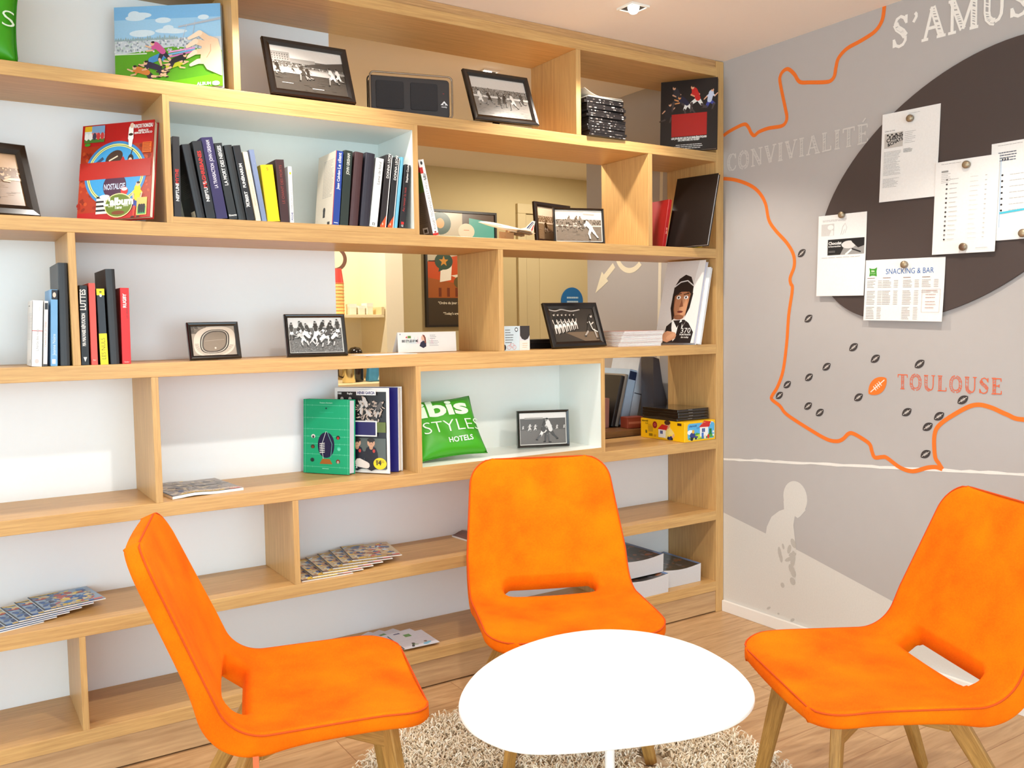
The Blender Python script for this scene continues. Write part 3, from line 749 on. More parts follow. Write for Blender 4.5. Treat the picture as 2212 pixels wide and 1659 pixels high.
def chair_point(x, s):
    """Point and normal of the upholstered face at lateral x and length s along the profile (0 = front edge)."""
    y = np.interp(s, PS, PROF[:, 0]); z = np.interp(s, PS, PROF[:, 1])
    e = 0.006
    dy = np.interp(np.minimum(s + e, SL), PS, PROF[:, 0]) - np.interp(np.maximum(s - e, 0), PS, PROF[:, 0])
    dz = np.interp(np.minimum(s + e, SL), PS, PROF[:, 1]) - np.interp(np.maximum(s - e, 0), PS, PROF[:, 1])
    l = np.sqrt(dy * dy + dz * dz); dy, dz = dy / l, dz / l
    n = np.stack([np.zeros_like(y), dz, -dy], -1)            # towards the sitter
    n = np.where((n[..., 2:3] * 1 + n[..., 1:2] * .3) < 0, -n, n)
    dish = 0.016 * (x / 0.26) ** 2 - 0.012 * np.exp(-((s) / .07) ** 2)
    P = np.stack([x, y, z], -1) + n * dish[..., None]
    return P, n
def half_width(s):
    w = np.interp(s, [0, SB0, SB1 + .05, SL], [0.2575, 0.262, 0.260, 0.2285])
    for r, d in ((0.085, s), (0.082, SL - s)):
        k = np.clip(d, 0, r)
        w = w - r + np.sqrt(np.maximum(r * r - (r - k) ** 2, 0))
    return w
def make_shell():
    edge = [0, .0012, .003, .0055, .009, .013, .019]
    ss = edge + list(np.linspace(.028, SL - .028, 96)) + [SL - e for e in edge[::-1]]
    ss = np.array(ss); NI = 60
    rows = []
    for s in ss:
        w = float(half_width(np.array(s)))
        inner = np.linspace(-(w - .026), w - .026, NI)
        rows.append(np.concatenate([-(w - np.array(edge)), inner, (w - np.array(edge))[::-1]]))
    X = np.array(rows); S = np.repeat(ss[:, None], X.shape[1], 1)
    nr, nc = X.shape
    # slot through the fold
    sc, hl, hr = (SB0 + SB1) / 2 + 0.008, 0.15, 0.031
    def slot_d(x, s):
        dx = np.maximum(np.abs(x) - (hl - hr), 0); return np.sqrt(dx * dx + (s - sc) ** 2) - hr
    D = slot_d(X, S)
    Xc = (X[:-1, :-1] + X[1:, 1:]) / 2; Sc = (S[:-1, :-1] + S[1:, 1:]) / 2
    keep = slot_d(Xc, Sc) > 0
    # snap the slot's rim onto the outline
    cells = np.zeros((nr, nc), int); 
    for a, c in ((0, 0), (0, 1), (1, 0), (1, 1)):
        cells[a:nr - 1 + a, c:nc - 1 + c] += keep
    rim = (cells < 4) & (cells > 0)
    rim[0, :] = rim[-1, :] = False; rim[:, 0] = rim[:, -1] = False
    cxn = np.clip(X, -(hl - hr), hl - hr); vx, vs = X - cxn, S - sc
    ln = np.sqrt(vx * vx + vs * vs) + 1e-9
    X = np.where(rim, cxn + vx / ln * hr, X); S = np.where(rim, sc + vs / ln * hr, S)
    D = slot_d(X, S)
    # distance to the outer border
    bs = np.linspace(0, SL, 500); bw = half_width(bs)
    bx = np.concatenate([bw, -bw, np.linspace(-bw[0], bw[0], 80), np.linspace(-bw[-1], bw[-1], 80)])
    bz = np.concatenate([bs, bs, np.zeros(80), np.full(80, SL)])
    flat = np.stack([X.ravel(), S.ravel()], -1); bd = np.full(len(flat), 9.0)
    for i in range(0, len(flat), 1000):
        f = flat[i:i + 1000]; bd[i:i + 1000] = np.sqrt((f[:, None, 0] - bx) ** 2 + (f[:, None, 1] - bz) ** 2).min(1)
    bd = np.minimum(bd.reshape(X.shape), np.maximum(D, 0)); 
    border = np.zeros(X.shape, bool); border[0, :] = border[-1, :] = True; border[:, 0] = border[:, -1] = True
    bd[border] = 0; bd[rim] = 0
    R, TH = 0.014, 0.040
    h = R - np.sqrt(np.maximum(R * R - np.clip(R - bd, 0, R) ** 2, 0))
    thick = TH + 0.018 * np.exp(-((S - (SB0 + SB1) / 2) / .09) ** 2)
    P, N = chair_point(X, S)
    wv = np.exp(-(np.maximum(D, 0) / .03) ** 2)[..., None]
    dirn = -N * (1 - wv) + wv * np.array([0, -.3, -1.0]); dirn /= np.linalg.norm(dirn, axis=-1, keepdims=True)
    top = P - N * h[..., None]; bot = P + dirn * (thick - h)[..., None]
    n = nr * nc
    V = np.concatenate([top.reshape(-1, 3), bot.reshape(-1, 3)]); Fc = []
    count = {}
    for i in range(nr - 1):
        for j in range(nc - 1):
            if keep[i, j]:
                a, b_, c, d = i * nc + j, i * nc + j + 1, (i + 1) * nc + j + 1, (i + 1) * nc + j
                Fc.append((a, b_, c, d)); Fc.append((n + d, n + c, n + b_, n + a))
                for e in ((a, b_), (b_, c), (c, d), (d, a)):
                    count[e] = 1
    for (a, b_) in list(count):
        if (b_, a) not in count:
            Fc.append((b_, a, n + a, n + b_))
    used = sorted({i for f in Fc for i in f}); mp = {k: i for i, k in enumerate(used)}
    mb = MB(); mb.add([tuple(V[k]) for k in used], [tuple(mp[i] for i in f) for f in Fc], orange_velvet)
    # seam line just inside the border
    sb = np.concatenate([np.linspace(.0, SL, 120)]); loop = []
    w = half_width(sb)
    outl = [(w_, s_) for w_, s_ in zip(w, sb)] + [(-w_, s_) for w_, s_ in zip(w[::-1], sb[::-1])]
    pts = []
    for x, s in outl:
        p, nn = chair_point(np.array(x * .993), np.array(min(max(s, .0025), SL - .0025))); pts.append(tuple(p - nn * .0052))
    pts.append(pts[0])
    sm = MB(); sm.tube(pts, 0.0021, orange_seam, n=6, caps=False)
    return mb, sm
def make_chair(name, loc, deg, label):
    r = empty(name, (loc[0], loc[1], 0), (0, 0, rad(deg - 90)), label, 'chair', 'orange lounge chairs around the white table')
    shell, seam = make_shell()
    sh = shell.build('upholstered_shell', r, smooth=True)
    seam.build('seam', sh, smooth=True)
    for sx in (-1, 1):
        for xt, yt, yf, xf in ((0.14, 0.335, 0.385, 0.205), (0.11, 0.065, -0.107, 0.244)):
            b = MB(); p, q = Vector((sx * xt, yt, 0.362)), Vector((sx * xf, yf, 0.0085))
            ax = Vector((sx * .3, 1 if yt > .1 else -1, 0)).normalized()
            L = (q - p).length
            b.bar((0, 0, 0), (0, 0, -L), 0.046, 0.026, leg_wood, 0.03, 0.02, up=(1, 0, 0))
            o = b.build('leg', r, bevel=0.003); o.location = p
            o.rotation_euler = (p - q).to_track_quat('Z', 'Y').to_euler()
    for sx in (-1, 1):
        b = MB(); p, q = Vector((sx * .15, .342, .318)), Vector((-sx * .124, .055, .318)); L = (q - p).length
        b.box(-.011, .011, -.02, .026, -L / 2, L / 2, leg_wood)
        o = b.build('crossbar', r, bevel=0.002); o.location = (p + q) / 2 + Vector((0, 0, .0))
        zax = (q - p).normalized(); xax = zax.cross(Vector((0, 0, 1))).normalized(); yax = zax.cross(xax)
        o.rotation_euler = Matrix((xax, yax, zax)).transposed().to_euler()
    return r
chair_m = make_chair('lounge_chair', (-1.209, -0.414), -113.83, 'orange upholstered chair with slotted back, standing between bookcase and white table')
chair_r = copy_tree(chair_m); chair_r.location = (-0.776, -1.458, 0); chair_r.rotation_euler = (0, 0, rad(153.45 - 90))
chair_r['label'] = 'orange upholstered chair standing near the painted grey wall, turned to the table'
chair_l = copy_tree(chair_m); chair_l.location = (-2.27, -0.627, 0); chair_l.rotation_euler = (0, 0, rad(-16.39 - 90))
chair_l['label'] = 'orange upholstered chair seen from its side, with a zip tag below the seat'
# zip pull hanging from the side of one chair
b = MB(); zx, zy = 0.262, 0.05
b.box(zx + .012, zx + .0145, zy - .006, zy + .006, .325, .372, plain((236, 112, 66), .6)); zp = b.build('zip_pull', chair_l)
b = MB()
ring = [(zx + .0135, zy + .0125 * math.cos(2 * PI * i / 20), .318 + .0125 * math.sin(2 * PI * i / 20)) for i in range(21)]
b.tube(ring, .0045, plain((46, 48, 54), .4), n=8, caps=False); b.build('eyelet', zp, smooth=True)
b = MB(); b.box(-.2655, -.2635, .02, .024, .345, .375, plain((40, 20, 16), .5)); b.build('zip_pull', chair_m)

# ------------------------------------------------------------------ table and rug
tb = empty('coffee_table', (-1.62, -1.17, 0), label='low white coffee table with a pebble-shaped top on one stem', cat='table')
outl = [(-1.932, -1.097), (-1.87, -1.016), (-1.775, -0.931), (-1.662, -0.876), (-1.503, -0.849), (-1.382, -0.888), (-1.295, -0.971), (-1.262, -1.112), (-1.284, -1.233), (-1.333, -1.341), (-1.379, -1.4), (-1.44, -1.442), (-1.517, -1.466), (-1.61, -1.457), (-1.742, -1.41), (-1.869, -1.352), (-1.913, -1.323), (-1.946, -1.26), (-1.953, -1.18)]
for _ in range(1):
    outl = [tuple((outl[i - 1][k] + 2 * outl[i][k] + outl[(i + 1) % len(outl)][k]) / 4 for k in (0, 1)) for i in range(len(outl))]
cxm = sum(p[0] for p in outl) / len(outl); cym = sum(p[1] for p in outl) / len(outl)
outl = [(cxm + (x - cxm) * 1.026, cym + (y - cym) * 1.026) for x, y in outl]
sm = smooth_line(outl[-1:] + outl + outl[:2], 5)[5:-6][::-1]
top_pts = [(x + 1.62, y + 1.17) for x, y in sm]
if sum(top_pts[i - 1][0] * top_pts[i][1] - top_pts[i][0] * top_pts[i - 1][1] for i in range(len(top_pts))) < 0:
    top_pts.reverse()
white_table = plain((248, 247, 243), 0.3, vary=0.0)
b = MB(); b.prism(top_pts, 0.436, 0.45, white_table); b.build('table_top', tb, bevel=0.005, seg=3)
b = MB(); b.lathe([(.011, .05), (.011, .43), (.05, .434), (.05, .4365)], white_table, n=24, c=(.017, -.019, 0)); b.build('stem', tb, smooth=False)
b = MB(); b.lathe([(.2, .036), (.2, .04), (.19, .044), (.03, .051)], white_table, n=48, c=(.017, -.019, 0)); b.build('foot_plate', tb)

FEET = []
for cx_, cy_, dg_ in ((-1.209, -0.414, -113.83), (-0.776, -1.458, 153.45), (-2.27, -0.627, -16.39)):
    for sx in (-1, 1):
        for yf, xf in ((0.385, 0.205), (-0.107, 0.244)):
            t = rad(dg_ - 90); FEET.append((cx_ + sx * xf * math.cos(t) - yf * math.sin(t) + 1.47, cy_ + sx * xf * math.sin(t) + yf * math.cos(t) + .87))
rug = empty('shag_rug', (-1.47, -0.87, 0), label='round cream shaggy rug under the white table', cat='rug')
b = MB(); b.lathe([(.6, .0004), (.606, .0015), (.6, .0028)], plain((196, 178, 150), .95), n=64); b.build('backing', rug)
rg = random.Random(11)
pile_m = [plain(c, .95, vary=0.1) for c in ((242, 230, 206), (230, 212, 182), (208, 186, 152), (248, 240, 224))]
b = MB()
for _ in range(22000):
    a = rg.uniform(0, 2 * PI); r = .608 * math.sqrt(rg.random())
    x, y = r * math.cos(a), r * math.sin(a)
    if any(math.hypot(x - fx, y - fy) < .058 for fx, fy in FEET):
        continue
    if math.hypot(x + .133, y + .319) < .225:
        hh = .013
    else:
        hh = rg.uniform(.022, .036)
    d = rg.uniform(0, 2 * PI); ln = rg.uniform(.006, .024)
    cxp, syp = math.cos(d), math.sin(d); w = rg.uniform(.0015, .0026)
    P = [(x, y, .008), (x + cxp * ln * .4, y + syp * ln * .4, hh * .75), (x + cxp * ln, y + syp * ln, hh), (x + cxp * ln * 1.6, y + syp * ln * 1.6, hh * .78)]
    vs, k = [], [1, 1, .95, .55]
    for i, (px, py, pz) in enumerate(P):
        ww = w * k[i]
        vs += [(px - syp * ww, py + cxp * ww, pz), (px + syp * ww, py - cxp * ww, pz), (px + cxp * ww * .8, py + syp * ww * .8, pz + ww)]
    fs = [(i * 3 + q, i * 3 + (q + 1) % 3, (i + 1) * 3 + (q + 1) % 3, (i + 1) * 3 + q) for i in range(3) for q in range(3)] + [(9, 10, 11)]
    b.add(vs, fs, pile_m[rg.choice((0, 0, 0, 1, 1, 2, 3))])
o = b.build('pile', rug, recalc=False); o['kind'] = 'stuff'

# ------------------------------------------------------------------ books, frames and the rest of what stands on the shelves
Z1, Z2, Z3, Z4, Z5, Z6 = 1.9486, 1.5513, 1.1523, 0.7493, 0.4409, 0.1349
ZB = Z2 + 0.018
def book(x, z, t, h, slope, depth, cover, label, y=0.02, spine=None, side=None, yaw=0.0, pages=paper_edge, rough=0.4, hard=True, group=None):
    """A book with its spine to the room; slope is how far its top leans sideways per unit height."""
    a = math.atan(slope)
    r = empty('book', (x if slope <= 0 else x + t, y, z + 0.0002), (0, a, rad(yaw)), label, 'book', group)
    ox = 0.0 if slope <= 0 else -t * .97
    t *= 0.95; H = h / math.cos(a) - (t * abs(math.sin(a)))
    c = cover if isinstance(cover, bpy.types.Material) else plain(cover, rough, vary=0.08, scale=30)
    ct = 0.0022 if hard else 0.0006; inset = 0.003 if hard else 0.0
    b = MB()
    k = 5; prof = [(ox, 0.004)] + [(ox + t / 2 - t / 2 * math.cos(PI * i / k), 0.004 - 0.003 * math.sin(PI * i / k)) for i in range(1, k)] + [(ox + t, 0.004)]
    outer = prof + [(ox + t, depth), (ox + t - ct, depth), (ox + t - ct, 0.006), (ox + ct, 0.006), (ox + ct, depth), (ox, depth)]
    b.prism(outer, 0, H, c)
    b.build('cover', r)
    b = MB(); b.box(ox + ct, ox + t - ct, 0.006, depth - inset, inset, H - inset, pages); b.build('page_block', r)
    if spine:
        A = Art((ox, 0.0005, 0), (1, 0, 0), (0, 0, 1), (0, -1, 0), rough=rough, base=0.0003); A.rect(t * .04, 0, t * .96, H, c); spine(A, t, H); A.build('spine_print', r)
    if side:
        A = Art((ox - .0001, depth, 0), (0, -1, 0), (0, 0, 1), (-1, 0, 0), rough=rough, base=0.0003); side(A, depth, H); A.build('cover_print', r)
    return r
def up(*items):
    """Lettering that climbs the spine: (text, start share, cap height share of thickness, colour, bold)."""
    def f(A, t, H):
        for s, p, k, c, bd in items:
            lim = H * (.965 - p); nat = glyphs(s, bd)[2] * k * t
            A.text(s, t / 2 + k * t / 2, H * p, k * t, c, rot=90, bold=bd, w=min(lim, nat))
    return f
WHT, RED, BLK = (236, 234, 230), (200, 44, 38), (24, 23, 25)
def s_mort(A, t, H):
    up(('LA MORT DES NEIGES', .45, .42, WHT, .02))(A, t, H); A.text('Rivages', t / 2, H * .045, .0055, WHT, align='c', bold=.02)
def s_fun(A, t, H):
    up(('FUN\u00c9RARIUM', .44, .38, WHT, .03), ('AUBERT', .18, .4, WHT, .03))(A, t, H); A.text('Brigitte', t * .38, H * .18, .0045, WHT, rot=90)
def s_yel(A, t, H):
    A.text('5', t / 2, H * .9, .009, (206, 100, 26), align='c', bold=.02); A.rect(0, 0, t, .002, (216, 180, 10))
def s_white(A, t, H):
    A.text('CHARLIE  VALET DE NUIT', t * .75, H * .22, .0045, (96, 92, 100), rot=90); A.ell(t / 2, H * .88, .003, .004, (230, 200, 40)); A.text('POCHE', t * .82, H * .05, .0052, (40, 50, 120), rot=90, bold=.03)
def s_client(A, t, H):
    A.rect(0, 0, .0018, H, (190, 60, 60)); A.text('Jean Cabdan', t * .68, H * .48, .0085, WHT, rot=90, bold=.02); A.text('Le client', t * .72, H * .76, .0105, WHT, rot=90, bold=.02); A.rect(t * .25, .006, t * .8, .008, WHT)
def side_client(A, d, H):
    rg = random.Random(8)
    A.rect(0, 0, d, H, (226, 214, 196)); A.lines(d * .35, H * .9, d * .95, 26, H * .02, H * .006, (150, 140, 132), rg); A.ell(d * .5, H * .22, d * .07, H * .04, (44, 40, 40)); A.rect(d * .72, H * .01, d * .86, H * .05, (60, 56, 54))
    A.rect(d * .44, H * .12, d * .56, H * .2, (52, 48, 46))
def s_fond(A, t, H):
    A.text('Lame de fond', t * .72, H * .62, .0095, (70, 68, 70), rot=90); A.rect(t * .3, H * .02, t * .62, H * .06, (40, 38, 40)); A.ell(t * .46, H * .04, .002, .004, WHT)
def s_leon(A, t, H):
    A.rect(t * .86, 0, t, H, WHT) ; A.text('DONNA LEON', t * .68, H * .68, .0085, WHT, rot=90, bold=.02); A.poly([(0, 0), (t * .86, 0), (t * .86, H * .17), (0, H * .02)], (232, 84, 34)); A.rect(t * .3, H * .03, t * .45, H * .06, (250, 210, 180))
def s_blk(A, t, H):
    A.text('Stephen Coulter', t * .7, H * .72, .0068, WHT, rot=90, bold=.02); A.text('Au revoir la nuit', t * .62, H * .26, .0085, (176, 50, 44), rot=90); A.rect(t * .2, H * .06, t * .7, H * .1, RED); A.text('12', t * .45, H * .025, .006, WHT, align='c', bold=.03)
def side_dark(A, d, H):
    rg = random.Random(9)
    A.rect(0, 0, d, H, (26, 20, 20)); A.lines(d * .3, H * .62, d * .9, 14, H * .024, H * .005, (120, 110, 104), rg); A.rect(d * .62, H * .02, d * .95, H * .1, (220, 200, 170))
GA = 'books in the upper white niche'
WB = [
 (-2.214, .021, .229, .012, (44, 40, 42), up(('NEPTUNE', .2, .42, WHT, .03), ('MYTHE', .42, .45, RED, .03)), None, 'dark book with red and white spine letters, upright against the niche side'),
 (-2.151, .026, .212, -.171, (38, 40, 44), None, side_dark, 'leaning dark grey book with a plain spine, second in the niche'),
 (-2.122, .027, .224, -.152, (34, 34, 38), up(('NEPTUNE', .22, .36, WHT, .03), ('MAGHREBAINES', .4, .4, RED, .03)), None, 'leaning black book with long red word on its spine, beside the purple one'),
 (-2.094, .035, .238, -.157, (50, 40, 88), up(('LA TRANSACTION  JOHN GRISHAM', .38, .3, (226, 220, 230), .01)), None, 'thick purple book leaning among the black ones'),
 (-2.056, .025, .224, -.174, (40, 42, 44), s_mort, None, 'leaning black book with white publisher mark at the foot of its spine'),
 (-2.029, .024, .221, -.165, (42, 44, 46), None, None, 'leaning charcoal book without lettering, third before the cream one'),
 (-2.003, .023, .222, -.165, (34, 32, 36), s_fun, None, 'leaning black book with two white words, touching the cream one'),
 (-1.977, .016, .205, -.170, (232, 218, 192), up(('HENNING MANKELL LES CHIENS', .22, .34, (186, 160, 130), .0)), None, 'slim cream book leaning between black and grey-blue ones'),
 (-1.959, .016, .213, -.157, (128, 142, 176), up(('.....', .8, .2, WHT, .0)), None, 'slim grey-blue book leaning next to the yellow one'),
 (-1.941, .040, .173, -.101, (246, 214, 8), s_yel, None, 'thick bright yellow book in the niche'),
 (-1.900, .028, .191, -.063, (64, 36, 36), up(('LE CHANT DES MORTS', .3, .3, (150, 60, 50), .0)), None, 'dark maroon book right behind the yellow one'),
 (-1.871, .012, .172, -.012, (240, 238, 236), s_white, None, 'thin white book closing the leaning group'),
 (-1.737, .026, .235, .092, (34, 66, 150), s_client, side_client, 'blue book showing its cream back cover, first after the gap'),
 (-1.709, .028, .239, .097, (38, 48, 42), up(('JOHN GRISHAM', .68, .36, (214, 216, 206), .02)), None, 'dark green book beside the blue one'),
 (-1.677, .030, .238, .112, (72, 44, 46), None, None, 'plain maroon book beside the dark green one'),
 (-1.641, .033, .239, .118, (44, 40, 52), None, None, 'plain dark navy book before the white one'),
 (-1.607, .027, .225, .137, (232, 232, 228), s_fond, None, 'white book with italic grey title among dark ones'),
 (-1.571, .022, .238, .127, (40, 32, 34), s_leon, None, 'black book with orange foot, directly after the white one'),
 (-1.544, .022, .232, .127, (30, 30, 34), s_leon, None, 'black book with orange foot, next to the thin sky-blue one'),
 (-1.520, .013, .235, .130, (110, 184, 214), None, None, 'thin sky-blue book near the niche end'),
 (-1.501, .021, .212, .126, (32, 30, 34), s_blk, None, 'short black book with red title, last in the niche'),
]
for i, (x, t, h, sl, c, sp, sd, lab) in enumerate(WB):
    book(x, ZB, t, h, sl, .135 if i < 12 else .15, c, lab, y=.012, spine=sp, side=sd, group=GA)
def s_laws(A, t, H):
    A.rect(0, 0, t, H, (238, 236, 234)); A.rect(0, 0, t, H * .03, RED); A.rect(0, H * .82, t * .55, H * .9, RED)
    A.text('RUGBY TECHNIQUES ET MESURES', t * .78, H * .08, .0085, (120, 120, 120), rot=90); A.text('LILI', t * .8, H * .74, .0095, (60, 60, 60), rot=90, bold=.03)
    A.ell(t / 2, H * .955, .004, .006, (40, 40, 40)); A.ell(t / 2, H * .045, .004, .003, (150, 40, 40))
def side_laws(A, d, H):
    rg = random.Random(10)
    A.rect(0, 0, d, H, (92, 84, 80)); A.rect(0, H * .58, d, H * .84, (70, 110, 44)); A.rect(0, H * .84, d, H, (190, 40, 34)); A.lines(d * .4, H * .5, d * .92, 14, H * .024, H * .007, (60, 56, 54), rg)
    A.rect(d * .62, H * .04, d * .84, H * .12, (230, 230, 226)); A.rect(d * .67, H * .055, d * .8, H * .1, BLK)
book(-1.373, Z2, .022, .253, -.211, .17, (88, 82, 78), 'paperback with white spine and red foot leaning on the outside of the niche', y=.015, spine=s_laws, side=side_laws, hard=False)
GB = 'books around the upright of the third shelf'
def s_whiteA(A, t, H):
    A.rect(0, H * .535, t, H * .545, (190, 50, 46)); A.text('Petit', t * .6, H * .9, .004, GREYP, rot=-90); A.text('L\'herbe des nuits', t * .62, H * .24, .006, (140, 138, 138), rot=90); A.ell(t / 2, H * .08, .005, .006, (236, 190, 186))
def side_whiteA(A, d, H):
    rg = random.Random(12)
    A.rect(0, 0, d, H, (222, 218, 214)); A.lines(d * .2, H * .93, d * .5, 1, .005, .003, (60, 60, 60), rg); A.lines(d * .2, H * .8, d * .95, 18, H * .023, H * .006, (170, 168, 168), rg); A.rect(d * .7, H * .05, d * .82, H * .1, (140, 140, 140))
def s_thin(A, t, H):
    A.rect(t * .15, H * .87, t * .9, H * .97, (40, 36, 40)); A.text('CHANTS DE LA TERRE', t * .72, H * .3, .0048, (200, 120, 110), rot=90); A.rect(0, 0, t, H * .035, (60, 58, 60))
def s_lblue(A, t, H):
    A.rect(t * .1, H * .87, t * .98, H * .995, (26, 24, 32)); A.ell(t * .5, H * .93, .004, .007, (226, 196, 178)); A.text('Jeanne Noire', t * .68, H * .14, .0075, (214, 226, 236), rot=90); A.rect(t * .2, H * .03, t * .7, H * .09, (226, 232, 238))
def s_rep(A, t, H):
    A.text('MA MAUVAISE R\u00c9PUTATION', t * .62, H * .24, .0085, WHT, rot=90, w=H * .41, bold=.04); A.text('LUTTES', t * .74, H * .69, .014, (226, 224, 220), rot=90, w=H * .26, bold=.03); A.poly([(t * .5, H * .04), (t * .72, H * .1), (t * .28, H * .1)], WHT)
def s_salm(A, t, H):
    A.text('Bel', t / 2, H * .05, .004, (250, 200, 180), align='c')
def s_nuls(A, t, H):
    A.rect(0, 0, t, H * .41, (244, 226, 22)); A.rect(0, H * .915, t, H, (244, 226, 22)); A.text('LES NULS', t * .74, H * .07, .011, (60, 54, 20), rot=90, w=H * .28, bold=-.01); A.ell(t / 2, H * .91, .003, .004, WHT); A.rect(t * .35, H * .95, t * .65, H * .965, BLK)
def s_red(A, t, H):
    A.text('RUGBY', t * .62, H * .74, .0085, WHT, rot=90, bold=.04); A.text('LES GRANDES HEURES', t * .78, H * .6, .0045, (110, 16, 16), rot=90); A.text('Solar', t / 2, H * .015, .0045, (250, 190, 180), align='c')
R3 = [
 (-2.596, .027, .178, .06, (238, 236, 234), s_whiteA, side_whiteA, 'thick white paperback with a thin red rule, outermost of its group', .13),
 (-2.5673, .0105, .176, .058, (236, 232, 228), s_thin, None, 'very thin white book between thick white and sky-blue ones', .13),
 (-2.5495, .018, .207, .045, (112, 164, 208), s_lblue, None, 'sky-blue book with a dark portrait at the top of its spine', .15),
 (-2.5252, .025, .279, .017, (44, 44, 48), None, None, 'tall plain charcoal book against the upright, beside the sky-blue one', .2),
 (-2.474, .021, .219, .016, (22, 21, 24), s_rep, None, 'black book with white title hugging the upright', .15),
 (-2.449, .018, .225, .007, (226, 82, 70), s_salm, None, 'salmon-coloured book beside the black titled one', .15),
 (-2.425, .021, .210, -.012, (38, 42, 50), s_nuls, None, 'navy and yellow book between salmon and tall black ones', .15),
 (-2.399, .025, .265, -.012, (38, 36, 38), None, None, 'tall plain black book between yellow-footed and red ones', .2),
 (-2.369, .024, .213, .011, (214, 30, 30), s_red, None, 'bright red book closing the group on the third shelf', .15)]
for x, t, h, sl, c, sp, sd, lab, d in R3:
    book(x, Z3, t, h, sl, d, c, lab, y=.014, spine=sp, side=sd, group=GB)

def front_book(pose, w, h, t, cover, label, art=None, name='book', edge=paper_edge, hard=True, rough=0.3, coat=0.0, spine_col=None):
    """A book standing with its front cover to the room (spine on its left, pages showing on its right)."""
    x, y, z, yaw, lean, roll = pose
    r = leaned(name, x, y, z, yaw, lean, roll, label, 'book', lift=t * math.sin(rad(max(lean, 0))) + w / 2 * abs(math.sin(rad(roll))) + .0003)
    c = plain(cover, rough, vary=0.04, coat=coat)
    ct = .0024 if hard else .0008; i = .0035 if hard else 0
    b = MB(); b.box(-w / 2, w / 2, 0, ct, 0, h, c); b.box(-w / 2, w / 2, t - ct, t, 0, h, c); b.box(-w / 2, -w / 2 + ct, ct, t - ct, 0, h, plain(spine_col, rough) if spine_col else c)
    b.build('cover', r)
    b = MB(); b.box(-w / 2 + ct, w / 2 - i, ct, t - ct, i, h - i, edge); b.build('page_block', r)
    if art:
        A = Art((-w / 2, 0, 0), rough=rough, coat=coat); art(A, w, h); A.build('cover_print', r)
    return r
def a_comic(A, w, h):
    rg = random.Random(21)
    A.rect(0, 0, w, h, (92, 164, 36)); A.poly([(0, h * .42), (w * .55, h * .5), (w, h * .43), (w, h), (0, h)], (206, 212, 220))
    A.rect(0, h * .6, w, h, (160, 204, 236)); A.rect(0, h * .84, w, h, (126, 184, 230))
    for k in range(9):
        A.ell(rg.uniform(.05, .95) * w, rg.uniform(.66, .95) * h, rg.uniform(.05, .12) * w, rg.uniform(.02, .05) * h, (214, 230, 242))
    A.hold = True
    for k in range(240):
        A.ell(rg.uniform(0, .98) * w, rg.uniform(.45, .6) * h, .003, .0032, rg.choice(((168, 176, 186), (226, 230, 232), (140, 150, 164), (190, 206, 200))), n=6)
    for k in range(26):
        A.poly([(k * w / 44, h * .585), (k * w / 44 + w * .03, h * .585), (k * w / 44 + w * .015, h * rg.uniform(.61, .65))], (150, 172, 178))
    A.hold = False; A.h += A.step
    A.poly([(w * .6, h * .72), (w, h * .8), (w, h * .83), (w * .6, h * .74)], (176, 184, 196)); A.line([(w * .62, h * .52), (w * .68, h * .76)], .0015, (200, 204, 212)); A.line([(w * .72, h * .54), (w * .76, h * .8)], .0015, (190, 196, 206))
    A.rect(0, h * .418, w * .3, h * .432, (220, 230, 214))
    A.poly([(0, 0), (w, 0), (w, h * .16), (w * .5, h * .08), (0, h * .12)], (112, 184, 30))
    for k in range(3):
        A.poly([(w * .5, h * (.36 + k * .03)), (w * .75, h * (.42 + k * .02)), (w * .75, h * (.44 + k * .02)), (w * .5, h * (.38 + k * .03))], ((214, 120, 190), (120, 180, 230), (236, 160, 210))[k])
    for px, py, s, sh, fl in ((.34, .2, .42, (70, 140, 200), 1), (.45, .26, .4, (206, 90, 150), -1), (.3, .06, .4, (214, 130, 60), -1), (.5, .12, .4, (196, 200, 50), 1), (.4, .12, .38, (50, 44, 70), -1), (.55, .2, .36, (40, 40, 48), 1)):
        player(A, w * px, h * py, h * s, rg.choice(('dive', 'tackle', 'dive')), sh, (50, 46, 60), (232, 186, 150), (40, 34, 34), fl)
    sk, sk2 = (240, 202, 168), (250, 222, 194)
    A.poly([(w * .8, h * .33), (w * .86, h * .2), (w * .99, h * .12), (w, h * .12), (w, h * .4), (w * .97, h * .56), (w * .9, h * .6), (w * .82, h * .5)], sk)
    for p, q, r_, s0, s1 in (((.88, .56), (.8, .64), (.7, .58), .05, .03), ((.86, .5), (.76, .54), (.68, .48), .05, .03), ((.84, .42), (.75, .41), (.69, .36), .045, .028), ((.84, .3), (.78, .3), (.71, .26), .045, .03)):
        A.limb((w * p[0], h * p[1]), (w * q[0], h * q[1]), w * s0 * 1.3, w * s0 * 1.1, sk); A.limb((w * q[0], h * q[1]), (w * r_[0], h * r_[1]), w * s0 * 1.1, w * s1, sk2)
    A.line([(w * .86, h * .34), (w * .9, h * .42), (w * .9, h * .5)], .002, (214, 160, 126))
    A.text('ALBUM 2', w * .76, h * .015, .009, WHT, bold=.04); A.ell(w * .94, h * .03, .011, .007, (240, 240, 236))
front_book((-2.190, .116, Z1, -30.9, 9.5, -2.5), .313, .258, .016, (170, 186, 196), 'wide picture album with a cartoon hand over a green pitch, on the top shelf', a_comic, spine_col=(60, 60, 60))
